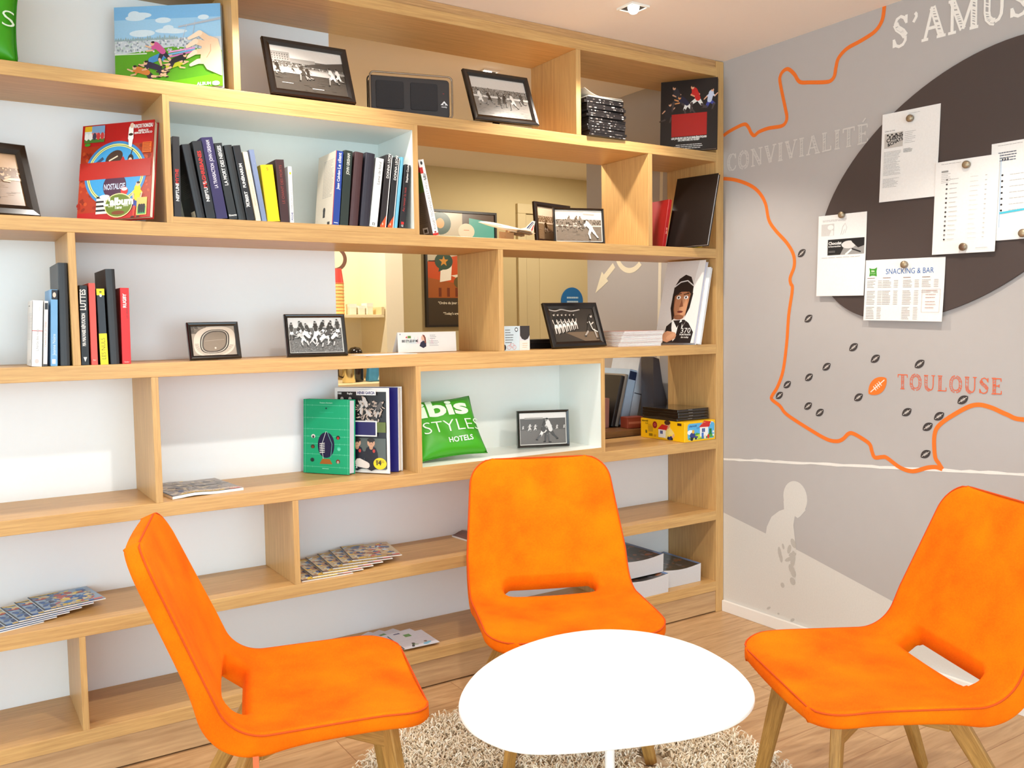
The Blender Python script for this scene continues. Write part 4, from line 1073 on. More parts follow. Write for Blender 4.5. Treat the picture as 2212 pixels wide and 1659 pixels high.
def a_album(A, w, h):
    rg = random.Random(22); rd, dk = (178, 26, 28), (150, 44, 22)
    A.rect(0, 0, w, h, rd); A.rect(0, h * .08, w, h * .77, (168, 52, 26))
    A.hold = True
    for k in range(160):
        A.ell(rg.uniform(.01, .97) * w, rg.uniform(.1, .75) * h, rg.uniform(.003, .009), rg.uniform(.003, .006), rg.choice(((150, 34, 22), (190, 76, 34), (136, 40, 20))), rg.uniform(0, 3), 7)
    A.hold = False; A.h += A.step
    cx, cy = w * .5, h * .47
    A.ell(cx, cy, w * .43, c=(60, 130, 190), n=48); A.ring(cx, cy, w * .36, w * .395, (226, 228, 130), n=60); A.ring(cx, cy, w * .372, w * .38, (70, 90, 90), n=60); A.ell(cx, cy, w * .355, c=(56, 150, 206), n=48)
    A.poly([(cx - w * .12, cy + .012), (cx + w * .18, cy + .012), (cx + w * .1, cy + h * .17), (cx - w * .04, cy + h * .15)], rd)
    A.ell(cx - w * .03, cy + h * .16, w * .13, w * .09, (60, 38, 26), .6); A.line([(cx - w * .1, cy + h * .135), (cx + w * .02, cy + h * .18)], .004, (220, 206, 180))
    A.ell(cx + w * .2, cy + h * .14, w * .04, w * .06, (30, 26, 28)); A.ell(cx + w * .195, cy + h * .125, w * .025, w * .036, (226, 178, 150)); A.line([(cx + w * .2, cy + h * .18), (cx + w * .22, cy + h * .24)], .003, (30, 30, 34))
    A.line([(cx - w * .3, cy + h * .1), (cx - w * .18, cy + h * .17)], .009, (40, 70, 100)); 
    A.ell(cx, cy - h * .13, w * .16, w * .17, (70, 28, 60)); A.text('NOSTALGIE', cx, cy - h * .165, .017, (196, 206, 226), w=w * .29, align='c', bold=.02)
    A.rect(-.0005, h * .42, w * .985, h * .6, (176, 34, 26))
    A.hold = True
    for k in range(4):
        A.rect(w * .26, h * (.06 + k * .045), w * .44, h * (.085 + k * .045), (236, 232, 220)); A.rect(w * .26, h * (.085 + k * .045), w * .44, h * (.105 + k * .045), (26, 24, 28))
    A.hold = False; A.h += A.step
    A.ell(w * .37, h * .235, w * .07, h * .02, (236, 232, 220))
    player(A, w * .82, h * .01, h * .36, 'stand', (240, 214, 30), (40, 60, 140), (226, 176, 146), (50, 34, 26), -1, socks=(220, 60, 40)); A.ell(w * .64, h * .28, w * .05, w * .055, (196, 44, 44)); A.ell(w * .64, h * .3, w * .04, w * .022, (240, 236, 230))
    A.rect(w * .82, h * .02, w * .96, h * .2, (206, 180, 96)); A.rect(w * .835, h * .03, w * .945, h * .11, (40, 150, 90)); 
    for k in range(3):
        A.limb((w * (.86 + k * .03), h * .05), (w * (.86 + k * .03), h * .12), .006, .008, (26, 26, 30))
    A.ell(w * .57, h * .135, w * .19, h * .125, (226, 214, 150)); A.ell(w * .57, h * .135, w * .18, h * .115, (98, 118, 32)); A.text("L'album", w * .57, h * .14, .021, (242, 240, 226), align='c', bold=.05); A.text('*** 1ans ***', w * .57, h * .1, .009, (236, 236, 220), align='c', bold=.03); A.ell(w * .57, h * .06, w * .09, h * .02, (120, 60, 26))
    A.rect(w * .04, h * .83, w * .32, h * .965, (210, 216, 214)); A.rect(w * .04, h * .93, w * .14, h * .985, (226, 180, 40)); A.rect(w * .14, h * .9, w * .32, h * .985, (120, 160, 196)); A.rect(w * .04, h * .81, w * .32, h * .85, (70, 120, 50)); A.ell(w * .18, h * .885, w * .08, h * .03, (226, 120, 116))
    for k in range(5):
        A.ell(w * (.07 + k * .055), h * .875, .006, .011, rg.choice(((60, 60, 80), (200, 60, 60), (236, 232, 226))))
    A.ell(w * .09, h * .79, w * .04, h * .016, (60, 150, 40))
    A.limb((w * .69, h * .82), (w * .69, h * .93), .017, .014, (238, 236, 230)); A.limb((w * .69, h * .82), (w * .69, h * .745), .014, .01, (236, 234, 228)); A.ell(w * .7, h * .955, .006, .008, (226, 190, 166)); A.ell(w * .69, h * .862, .007, .004, (60, 40, 30))
    A.text('FRAN\u00c7OIS THOMAZEAU', w * .72, h * .925, .011, WHT, w=w * .27, bold=.03); A.text('PR\u00c9FACE', w * .86, h * .885, .0055, WHT, align='c', bold=.03); A.text('SERGE BLANCO', w * .86, h * .862, .0055, WHT, align='c', bold=.03)
    A.rect(w * .86, h * .66, w * .985, h * .77, (206, 96, 34)); A.lines(w * .87, h * .76, w * .98, 6, .0045, .0016, (120, 50, 20), rg)
front_book((-2.370, .060, Z2, -43.1, 12.5, -2.0), .226, .288, .022, (168, 22, 26), 'red nostalgia album with a blue disc on its cover, leaning by the niche', a_album)
def a_legends(A, w, h):
    rg = random.Random(23)
    A.rect(0, 0, w, h, (28, 25, 26))
    for px, py, s, pose, sh, so, sk, fl in ((.12, .36, .34, 'run', (32, 30, 36), (30, 28, 34), (214, 160, 126), 1), (.33, .55, .4, 'carry', (44, 44, 52), (44, 44, 50), (206, 156, 124), -1), (.47, .5, .36, 'tackle', (30, 34, 60), (226, 226, 222), (220, 150, 90), -1), (.66, .52, .42, 'carry', (196, 36, 34), (226, 226, 222), (222, 160, 124), -1), (.86, .5, .36, 'run', (196, 204, 226), (60, 70, 150), (224, 170, 138), 1)):
        player(A, w * px, h * py, h * s, pose, sh, so, sk, (40, 30, 26), fl, socks=(70, 60, 60))
    A.rect(w * .2, h * .2, w * .82, h * .52, (172, 28, 26)); A.text('LES JOUEURS LES PLUS EMBL\u00c9MATIQUES', w * .51, h * .165, .0075, WHT, w=w * .62, align='c', bold=.05); A.text("DE L'HISTOIRE DU RUGBY", w * .51, h * .135, .0075, WHT, w=w * .38, align='c', bold=.05)
    A.lines(w * .28, h * .085, w * .74, 1, .006, .0032, (210, 208, 206), rg, .05); A.lines(w * .25, h * .06, w * .77, 1, .006, .0032, (210, 208, 206), rg, .05); A.lines(w * .3, h * .035, w * .72, 1, .006, .0032, (210, 208, 206), rg, .05)
front_book((-.171, .034, Z1, -51.5, 8.0, 0), .232, .298, .018, (26, 23, 24), 'black-covered book with players above a red block, top shelf next to the wall', a_legends, edge=paper_white)
front_book((-.196, .022, Z2, -73.5, 19.5, -.7), .192, .316, .016, (30, 22, 18), 'large plain black-brown book leaning in the corner compartment', None, edge=paper_white)
front_book((-.171, .060, Z2, -73.5, 19.5, -.7), .16, .28, .008, (226, 206, 60), 'thin yellow-backed book behind the plain black-brown one', None, edge=plain((232, 214, 90), .7))
book(-.262, Z2, .016, .205, .19, .17, (168, 26, 28), 'slim red book peeping out beside the plain black-brown one', y=.09, spine=up(('MA VIE', .3, .4, (236, 190, 180), .02)))
def a_portrait(A, w, h):
    A.rect(0, 0, w, h, (222, 214, 208)); A.poly([(w * .85, h), (w, h), (w, 0), (w * .62, 0)], (236, 232, 228))
    A.poly([(w * .2, 0), (w * .92, 0), (w * .95, h * .13), (w * .8, h * .24), (w * .68, h * .28), (w * .4, h * .27), (w * .24, h * .2)], (36, 31, 32))
    A.poly([(w * .36, h * .3), (w * .52, h * .18), (w * .6, h * .3), (w * .66, h * .2), (w * .74, h * .28), (w * .56, h * .08), (w * .46, h * .02), (w * .38, h * .18)], (236, 234, 230))
    A.poly([(w * .55, h * .24), (w * .64, h * .26), (w * .62, h * .02), (w * .5, 0)], (30, 26, 28))
    A.ell(w * .53, h * .5, w * .235, h * .22, (150, 96, 64)); A.ell(w * .55, h * .46, w * .18, h * .18, (188, 128, 92)); A.ell(w * .6, h * .44, w * .1, h * .11, (206, 150, 112))
    A.poly([(w * .29, h * .54), (w * .3, h * .68), (w * .4, h * .78), (w * .55, h * .83), (w * .7, h * .8), (w * .79, h * .7), (w * .8, h * .56), (w * .7, h * .62), (w * .5, h * .62), (w * .38, h * .58)], (40, 33, 32))
    A.poly([(w * .29, h * .6), (w * .34, h * .6), (w * .36, h * .4), (w * .42, h * .3), (w * .36, h * .27), (w * .28, h * .42)], (34, 28, 28)); A.poly([(w * .75, h * .6), (w * .81, h * .6), (w * .77, h * .42), (w * .68, h * .31), (w * .7, h * .42)], (34, 28, 28))
    A.line([(w * .3, h * .68), (w * .45, h * .74), (w * .62, h * .755), (w * .79, h * .69)], .005, (226, 222, 220))
    for ex in (.45, .64):
        A.ell(w * ex, h * .55, w * .055, h * .022, (240, 236, 232)); A.ell(w * ex, h * .55, w * .02, h * .014, (26, 22, 22)); A.line([(w * (ex - .07), h * .585), (w * (ex + .06), h * .6)], .004, (50, 34, 28))
    A.poly([(w * .54, h * .54), (w * .6, h * .44), (w * .5, h * .43)], (150, 92, 66)); A.ell(w * .54, h * .375, w * .07, h * .014, (120, 54, 48)); A.line([(w * .46, h * .378), (w * .62, h * .38)], .0015, (60, 26, 24)); A.ell(w * .52, h * .31, w * .13, h * .03, (140, 90, 64))
    A.limb((w * .3, h * .075), (w * .44, h * .085), .05, .035, (206, 150, 116)); A.limb((w * .34, h * .06), (w * .46, h * .1), .02, .016, (216, 162, 128))
    A.text('370', w * .76, h * .12, .022, WHT, align='c'); A.text('PORTRAITS', w * .76, h * .09, .007, WHT, align='c', bold=.02); A.text('de rugby', w * .76, h * .06, .007, WHT, align='c', bold=.02)
front_book((-.214, .077, Z3, -72.1, 17.5, .3), .182, .362, .025, (228, 224, 222), 'white portrait book with a wide-eyed man in a rugby cap on its cover', a_portrait, edge=plain((206, 206, 222), .7))
front_book((-.182, .062, Z3, -72.1, 17.5, .3), .165, .335, .0135, (236, 236, 236), 'plain white book standing between the portrait book and the side panel', None, edge=paper_white)
def a_green(A, w, h):
    rg = random.Random(24); ln = (120, 214, 180)
    A.hold = True
    for v in (.09, .26, .4, .5, .6, .75, .92):
        A.line([(0, h * v), (w, h * v)], .0009, ln)
        for u in (.1, .2, .8, .9):
            A.line([(w * u, h * v - .003), (w * u, h * v + .003)], .0008, ln)
    A.line([(w * .04, 0), (w * .04, h)], .0009, ln); A.line([(w * .97, 0), (w * .97, h)], .0009, ln)
    A.hold = False; A.h += A.step
    A.text('Frederic Humbert', w * .5, h * .945, .0048, (190, 240, 220), align='c'); A.ell(w * .5, h * .88, .003, .003, (20, 60, 60)); A.lines(w * .35, h * .83, w * .68, 1, .004, .0012, (60, 190, 150), rg)
    A.poly([(w * .42, h * .2), (w * .58, h * .2), (w * .64, h * .13), (w * .36, h * .13)], (168, 100, 40))
    pts = [(w * .5 + w * .18 * math.cos(t), h * .385 + h * .195 * math.sin(t) * (1 - .12 * abs(math.sin(t)))) for t in [2 * PI * i / 40 for i in range(40)]]
    A.poly(pts, (30, 28, 66)); A.line([(w * .44, h * .2), (w * .4, h * .38), (w * .5, h * .57)], .0016, (220, 230, 226)); A.line([(w * .6, h * .22), (w * .63, h * .4), (w * .52, h * .57)], .0016, (120, 190, 180))
    A.hold = True
    for k in range(6):
        A.line([(w * .36, h * (.28 + k * .024)), (w * .47, h * (.29 + k * .024))], .0026, WHT)
    A.hold = False; A.h += A.step
    for u, v, c, c2 in ((.22, .5, WHT, (60, 60, 70)), (.76, .49, (40, 34, 34), (190, 50, 44)), (.21, .36, (60, 50, 46), (120, 70, 40)), (.78, .34, (60, 200, 160), ln), (.2, .18, (40, 60, 60), (30, 50, 50)), (.76, .17, (130, 50, 40), (190, 170, 150))):
        A.ell(w * u, h * v, w * .045, h * .028, c, n=9); A.ell(w * u, h * v - .002, w * .025, h * .02, c2, n=7)
    A.lines(w * .42, h * .07, w * .58, 1, .004, .0016, (180, 236, 214), rg)
front_book((-1.716, .178, Z4, -55.0, 3.0, 0), .183, .252, .037, (18, 168, 118), 'green book with a dark rugby ball on a pitch, standing on the fourth shelf', a_green, edge=plain((226, 224, 236), .7), spine_col=(26, 34, 66))
# open book with its front cover swung out
ob = leaned('book', -1.502, .060, Z4, -42, 2.0, 0, 'open standing book with old match photos on its cover and blue endpapers', 'book', lift=.002)
b = MB(); b.box(-.22, 0, .0, .003, 0, .288, plain((24, 20, 110), .4)); b.build('endpaper', ob)
b = MB(); b.box(-.22, 0.002, .0035, .030, .003, .285, paper_white); b.build('page_block', ob)
b = MB(); b.box(-.225, .006, .0305, .033, 0, .29, plain((226, 226, 224), .4)); b.build('back_cover', ob)
def a_match(A, w, h):
    rg = random.Random(25)
    A.rect(0, 0, w, h, (234, 232, 228)); A.rect(w * .05, h * .5, w * .95, h * .955, (34, 32, 32)); A.rect(w * .05, h * .05, w * .95, h * .5, (34, 34, 40))
    for k in range(13):
        player(A, w * rg.uniform(.35, .85), h * rg.uniform(.5, .68), h * rg.uniform(.22, .27), rg.choice(('tackle', 'crouch', 'carry', 'run')), rg.choice(((90, 84, 80), (196, 190, 184), (50, 46, 44))), rg.choice(((200, 196, 190), (40, 36, 34))), (190, 170, 154), (26, 22, 22), rg.choice((-1, 1)))
    for u in (.15, .3):
        A.poly([(w * (u - .07), h * .74), (w * (u + .07), h * .74), (w * (u + .05), h * .84), (w * (u - .05), h * .84)], (52, 48, 48)); A.poly([(w * (u - .02), h * .84), (w * (u + .03), h * .84), (w * u, h * .77)], WHT); A.ell(w * u, h * .87, w * .03, h * .024, (190, 180, 172))
    A.rect(w * .78, h * .48, w * .95, h * .6, (96, 110, 44)); A.rect(0, h * .43, w * .79, h * .615, (234, 232, 228)); A.rect(0, h * .445, w * .765, h * .6, (34, 28, 92)); A.rect(w * .05, h * .045, w * .95, h * .41, (84, 92, 88))
    for u, s in ((.42, 1), (.68, -1)):
        A.limb((w * u, h * .12), (w * u, h * .235), w * .26, w * .24, (24, 24, 38)); A.limb((w * (u + .12 * s), h * .22), (w * (u + .02 * s), h * .13), .02, .016, (28, 28, 40)); A.limb((w * u, h * .3), (w * u, h * .33), w * .07, w * .07, (196, 150, 120)); A.ell(w * u, h * .355, w * .07, h * .05, (206, 160, 130)); A.ell(w * u, h * .388, w * .07, h * .024, (40, 32, 30)); A.ell(w * (u - .02), h * .36, .0018, .0022, (30, 26, 26)); A.ell(w * (u + .025), h * .36, .0018, .0022, (30, 26, 26)); A.rect(w * (u - .02), h * .333, w * (u + .025), h * .337, (150, 90, 76)); A.ell(w * (u + .05), h * .26, .005, .006, (190, 60, 50))
    A.limb((w * .45, h * .12), (w * .6, h * .09), .03, .022, (226, 214, 206)); A.poly([(w * .05, h * .045), (w * .3, h * .045), (w * .25, h * .16), (w * .05, h * .2)], (120, 70, 50))
    A.rect(w * .42, h * .915, w * .98 if False else w * .78, h * .975, (240, 238, 236)); A.text('HENRI GARCIA', w * .6, h * .928, .009, (50, 50, 110), w=w * .32, align='c', bold=.04)
    A.text('1900', w * .07, h * .925, .006, WHT, bold=.03); A.text('Rugby', w * .25, h * .925, .006, WHT, bold=.03)
    A.rect(w * .3, h * .05, w * .42, h * .085, (240, 240, 238)); A.rect(w * .32, h * .055, w * .4, h * .078, (40, 40, 44)); A.ell(w * .84, h * .115, w * .12, h * .068, (240, 204, 20)); A.text('14', w * .82, h * .1, .015, (40, 36, 20), align='c', bold=.06); A.lines(w * .76, h * .15, w * .92, 2, .005, .002, (90, 80, 20), rg)
hinge = empty('cover_hinge', (-.221, -.001, 0), (0, 0, rad(-13))); hinge.parent = ob
hinge.name = 'front_cover'
b = MB(); b.box(0, .212, -.0025, 0, 0, .288, plain((232, 230, 226), .35)); b.build('cover_board', hinge)
A = Art((0, -.0025, 0), rough=.3); a_match(A, .212, .288); A.build('cover_print', hinge)

# ------------------------------------------------------------------ photo frames
def g(v, warm=0):
    return (min(255, v + warm), v, max(0, v - warm))
def photo_match(seed, n, poses, sky=206, stand=120, field=88, warm=6, y0=.2, size=.42, kinds=((40, 190), (210, 60)), crowd=True, x0=.08, x1=.92):
    def f(A, w, h):
        rg = random.Random(seed)
        A.rect(0, 0, w, h, g(field, warm)); A.rect(0, h * .62, w, h, g(sky, warm)); A.rect(0, h * .5, w, h * .72, g(stand, warm))
        A.hold = True
        if crowd:
            for k in range(150):
                A.ell(rg.uniform(.01, .99) * w, rg.uniform(.53, .72) * h, .0022, .0026, g(rg.choice((60, 90, 150, 180)), warm), n=6)
        for k in range(50):
            u, v = rg.uniform(0, .9) * w, rg.uniform(.02, .46) * h
            A.rect(u, v, u + rg.uniform(.02, .09) * w, v + .0012, g(field + rg.choice((-14, 12, 22)), warm))
        A.hold = False; A.h += A.step
        A.rect(0, h * .485, w, h * .53, g(field + 90, warm))
        for k in range(n):
            u = x0 + (x1 - x0) * (k + rg.uniform(.2, .8)) / n
            sh, so = rg.choice(kinds)
            player(A, w * u, h * (y0 + rg.uniform(-.05, .08)), h * size * rg.uniform(.9, 1.15), rg.choice(poses), g(sh, warm), g(so, warm), g(150, warm), g(34, warm), rg.choice((-1, 1)))
    return f
def photo_town(A, w, h):
    photo_match(31, 0, ('run',), sky=214, stand=104, field=66, warm=7, crowd=True)(A, w, h)
    rg = random.Random(31)
    A.rect(0, h * .66, w * .26, h * .86, g(160, 7)); A.rect(w * .26, h * .64, w * .6, h * .74, g(150, 7)); A.hold = True
    for r_ in range(3):
        for c in range(7):
            A.rect(w * (.02 + c * .034), h * (.69 + r_ * .05), w * (.034 + c * .034), h * (.715 + r_ * .05), g(96, 6))
    A.hold = False; A.h += A.step
    A.poly([(w * .42, h * .6), (w, h * .58), (w, h * .78), (w * .55, h * .66)], g(70, 6))
    A.rect(0, h * .4, w * .85, h * .5, g(178, 7)); A.rect(w * .1, h * .17, w * .25, h * .18, g(200, 7)); A.rect(w * .5, h * .1, w * .66, h * .115, g(200, 7))
    for u, v, s, sh in ((.08, .3, .36, 40), (.42, .25, .4, 60), (.48, .24, .36, 50), (.82, .22, .42, 214), (.9, .25, .38, 224), (.28, .42, .12, 40)):
        player(A, w * u, h * v, h * s, rg.choice(('run', 'carry', 'tackle')), g(sh, 7), g(220 if sh > 100 else 60, 7), g(140, 7), g(30, 6), -1)
def photo_stadium(A, w, h):
    A.rect(0, 0, w, h, g(150, 16)); A.rect(0, h * .75, w * .35, h, g(70, 14)); A.hold = True
    rg = random.Random(33)
    for k in range(30):
        A.ell(rg.uniform(0, .35) * w, rg.uniform(.76, 1) * h, .006, .004, g(rg.choice((50, 90, 110)), 14), n=7)
    A.hold = False; A.h += A.step
    def blob(sx, sy, c):
        A.poly([(w * .52 + w * sx * math.copysign(abs(math.cos(t)) ** .75, math.cos(t)) + h * .1 * math.sin(t), h * .48 + h * sy * math.copysign(abs(math.sin(t)) ** .75, math.sin(t))) for t in [2 * PI * i / 48 for i in range(48)]], c)
    blob(.47, .5, g(196, 18)); blob(.33, .4, g(38, 6)); blob(.3, .375, g(206, 16)); blob(.285, .36, g(60, 8)); blob(.25, .32, g(116, 16))
    A.hold = True
    for k in range(40):
        t = PI * (1.05 + k * .022); A.line([(w * .52 + w * .36 * math.cos(t) + h * .1 * math.sin(t), h * .48 + h * .43 * math.sin(t)), (w * .52 + w * .45 * math.cos(t) + h * .1 * math.sin(t), h * .48 + h * .5 * math.sin(t))], .0009, g(90, 14))
    A.hold = False; A.h += A.step
    A.line([(w * .3, h * .5), (w * .74, h * .54)], .001, g(160, 14)); A.ell(w * .52, h * .26, .003, .003, g(190, 14))
def photo_scrum(A, w, h):
    rg = random.Random(34)
    A.rect(0, 0, w, h, g(104, 1)); A.rect(0, h * .72, w, h, g(222, 2)); A.hold = True
    for k in range(240):
        u, v = rg.uniform(0, .97) * w, rg.uniform(.01, .3) * h; A.rect(u, v, u + .003, v + .0012, g(rg.choice((60, 140, 170, 80)), 1))
    A.hold = False; A.h += A.step
    for k in range(9):
        player(A, w * (.06 + k * .11 + rg.uniform(-.02, .02)), h * rg.uniform(.32, .42), h * rg.uniform(.5, .58), rg.choice(('stand', 'run', 'carry')), g(rg.choice((46, 60)), 1), g(226, 1), g(150, 2), g(26), rg.choice((-1, 1)), socks=g(60))
    for k in range(6):
        player(A, w * (.25 + k * .11), h * rg.uniform(.12, .26), h * rg.uniform(.5, .6), rg.choice(('crouch', 'tackle', 'dive', 'tackle')), g(rg.choice((200, 220, 70)), 1), g(rg.choice((220, 60)), 1), g(170, 2), g(30), rg.choice((-1, 1)), socks=g(190))
def photo_duel(A, w, h):
    rg = random.Random(35)
    A.rect(0, 0, w, h, g(120, 4)); A.rect(0, h * .82, w, h, g(216, 4)); A.rect(0, h * .46, w, h * .84, g(84, 4)); A.rect(0, 0, w, h * .46, g(104, 4)); A.rect(w * .1, h * .82, w * .5, h * .87, g(150, 4))
    for u, v, s in ((.06, .45, .18), (.2, .36, .34), (.32, .38, .3), (.8, .42, .22), (.96, .45, .18)):
        player(A, w * u, h * v, h * s, 'run', g(196, 4), g(226, 4), g(150, 4), g(40, 3), 1)
    player(A, w * .5, h * .04, h * .86, 'carry', g(66, 3), g(226, 3), g(140, 4), g(30, 3), 1, socks=g(90)); player(A, w * .66, h * .06, h * .84, 'carry', g(214, 3), g(70, 3), g(150, 4), g(30, 3), -1, socks=g(70))
def photo_pass(A, w, h):
    photo_match(36, 7, ('run', 'carry'), sky=232, stand=132, field=122, warm=16, y0=.36, size=.42, kinds=((96, 190), (130, 70)), x0=.06, x1=.6)(A, w, h)
    player(A, w * .76, h * .06, h * .82, 'tackle', g(244, 8), g(240, 8), g(96, 14), g(44, 10), -1, socks=g(236, 8))
    A.line([(w * .6, h * .95), (w * .85, h * .93)], .006, g(246, 6))
def photo_team(A, w, h):
    rg = random.Random(37)
    A.rect(0, 0, w, h, g(52, 8)); A.rect(0, 0, w, h * .3, g(92, 20)); A.poly([(0, 0), (w * .7, 0), (w * .25, h * .3), (0, h * .35)], g(54, 8))
    A.line(smooth_line([(0, h * .98), (w * .15, h * .93), (w * .3, h * .97), (w * .5, h * .92), (w * .7, h * .96)]), .004, g(200, 12))
    for k in range(6):
        u = .1 + k * .085; s = .62 - k * .03
        player(A, w * u, h * (.25 + k * .025), h * s, 'stand', g(34, 4), g(228, 10), g(196, 14), g(30, 4), 1, socks=g(200, 10))
    for k in range(5):
        A.line([(w * (.12 + k * .09), h * .62), (w * (.15 + k * .09), h * .54), (w * (.18 + k * .09), h * .62)], .0035, g(226, 10))
    player(A, w * .82, h * .08, h * .78, 'carry', g(44, 6), g(52, 8), g(200, 14), g(30, 4), 1, socks=g(160, 12)); A.line([(w * .84, h * .6), (w * .88, h * .36), (w * .98, h * .28)], .004, g(230, 10))
def frame(pose, w, h, photo, label, mw=.016, depth=.014, mat=0.0, tone=black_frame, name='photo_frame'):
    x, y, z, yaw, lean, roll = pose
    r = leaned(name, x, y, z, yaw, lean, roll, label, 'photo frame', group='framed match photographs', lift=depth * math.sin(rad(lean)) + w / 2 * abs(math.sin(rad(roll))) + .0003)
    b = MB(); a, c = w / 2, mw
    prof = [(0, depth), (0, .003), (.003, 0), (c * .6, .0012), (c, .005), (c, depth)]
    cor = [(-a, 0), (a, 0), (a, h), (-a, h)]; sg = [(1, 1), (-1, 1), (-1, -1), (1, -1)]
    vs = [(px + sx * d, yy, pz + sz * d) for (px, pz), (sx, sz) in zip(cor, sg) for d, yy in prof]
    k = len(prof); fs = []
    for i in range(4):
        j = (i + 1) % 4
        for q in range(k):
            fs.append((i * k + q, j * k + q, j * k + (q + 1) % k, i * k + (q + 1) % k))
    b.add(vs, fs, tone); b.build('moulding', r)
    b = MB(); b.box(-a + c * .7, a - c * .7, .0095, depth - .001, c * .7, h - c * .7, plain((60, 52, 46), .7)); b.build('backing', r)
    i = c + mat
    A = Art((-a + c * .9, .0092, c * .9), rough=.25, coat=.35)
    if mat:
        A.rect(0, 0, w - 1.8 * c, h - 1.8 * c, (236, 232, 224)); A.o = Vector((-a + i, .0092, i)); photo(A, w - 2 * i, h - 2 * i)
    else:
        photo(A, w - 1.8 * c, h - 1.8 * c)
    A.build('photograph', r)
    # easel strut behind
    b = MB(); ln = rad(lean); yq = depth + h * .3
    zq = (yq * math.sin(ln) - depth * math.sin(ln)) / math.cos(ln) + .004
    b.bar((0, depth + .002, h * .62), (0, yq, zq), .03, .003, plain((34, 30, 28), .6), up=(0, 1, 0)); b.build('easel_strut', r)
    return r
frame((-1.783, .000, Z1, 2.6, 17.9, -1.2), .280, .192, photo_town, 'large framed photo of a match before town houses, top shelf', mw=.021)
frame((-1.071, .000, Z1, 5.3, 16.9, -2.9), .292, .190, photo_match(32, 6, ('run', 'carry'), sky=206, stand=128, field=132, warm=7, y0=.24, size=.4, kinds=((40, 52), (64, 70), (226, 226))), 'large framed photo of running players, between speaker box and upright', mw=.021)
frame((-2.728, .043, Z2, 18.9, 18.0, -1.2), .389, .213, photo_match(38, 4, ('dive', 'tackle'), sky=140, stand=78, field=84, warm=34, y0=.2, size=.6, kinds=((50, 64), (150, 110))), 'sepia framed photo cut by the edge of the picture, beside the red album', mw=.03)
frame((-.710, .061, Z2, -11.5, 4.5, -.5), .215, .137, photo_pass, 'small framed photo of a player in white, beside the model plane', mw=.008, mat=.003)
frame((-.770, .140, Z2, 10, 6.0, 1.0), .20, .160, photo_match(39, 3, ('run',), warm=30, field=110), 'brown-edged frame tucked behind the one with the player in white', mw=.018, tone=plain((34, 22, 20), .3, coat=.3))
frame((-2.090, .085, Z3, .2, 15.5, -.5), .155, .116, photo_stadium, 'small framed aerial photo of an oval stadium', mw=.012)
frame((-1.772, .068, Z3, -5.1, 14.3, .2), .199, .139, photo_scrum, 'framed black and white photo of a crowded scrum', mw=.011, mat=.002)
frame((-.723, .047, Z3, 2.9, 19.9, -.5), .270, .182, photo_team, 'framed dark photo of a team lined up, before the fanned brochures', mw=.024)
frame((-.844, .129, Z4 + .0185, -11.8, 5.1, 1.0), .217, .143, photo_duel, 'small framed photo of two struggling players in the lower white niche', mw=.0095, mat=.003)

# ------------------------------------------------------------------ other things on the shelves
rb = leaned('speaker_box', -1.423, .054, Z1, -13.8, 0, 0, 'black speaker dock in a clear rounded case on the top shelf', 'speaker', lift=.0036)
def rrect(x0, x1, z0, z1, r, n=6):
    out = []
    for cx_, cz_, a0 in ((x1 - r, z0 + r, -PI / 2), (x1 - r, z1 - r, 0), (x0 + r, z1 - r, PI / 2), (x0 + r, z0 + r, PI)):
        out += [(cx_ + r * math.cos(a0 + PI / 2 * i / n), cz_ + r * math.sin(a0 + PI / 2 * i / n)) for i in range(n + 1)]
    return out
b = MB(); b.prism(rrect(-.138, .132, .002, .128, .012), .004, .05, plain((48, 42, 42), .35), 'y'); b.build('body', rb, bevel=.002)
b = MB(); pt = [(x, 0.0, z) for x, z in rrect(-.1405, .1405, .0, .138, .014)]; pt.append(pt[0]); b.tube(pt, .0032, plain((150, 134, 116), .15, metal=.5), n=8, caps=False)
pt = [(x, 0.05, z) for x, z in rrect(-.1405, .1405, .0035, .138, .014)]; pt.append(pt[0]); b.tube(pt, .0025, plain((60, 54, 50), .15, metal=.3), n=8, caps=False); b.build('case_rim', rb, smooth=True)
for x0 in (-.121, -.004):
    b = MB(); b.prism(rrect(x0, x0 + .094, .022, .112, .006), .001, .005, plain((40, 36, 38), .75, scale=500, vary=.3), 'y'); b.build('speaker_grille', rb, bevel=.001)
A = Art((0, .004, 0), rough=.4); A.poly([(.1, .044), (.126, .044), (.113, .058)], (232, 232, 234)); A.ell(.113, .047, .004, .003, (60, 54, 54)); A.text('muvity', .113, .036, .005, (222, 222, 224), align='c', bold=.03); A.ell(.111, .082, .003, .0012, (150, 40, 36)); A.build('logo_print', rb)
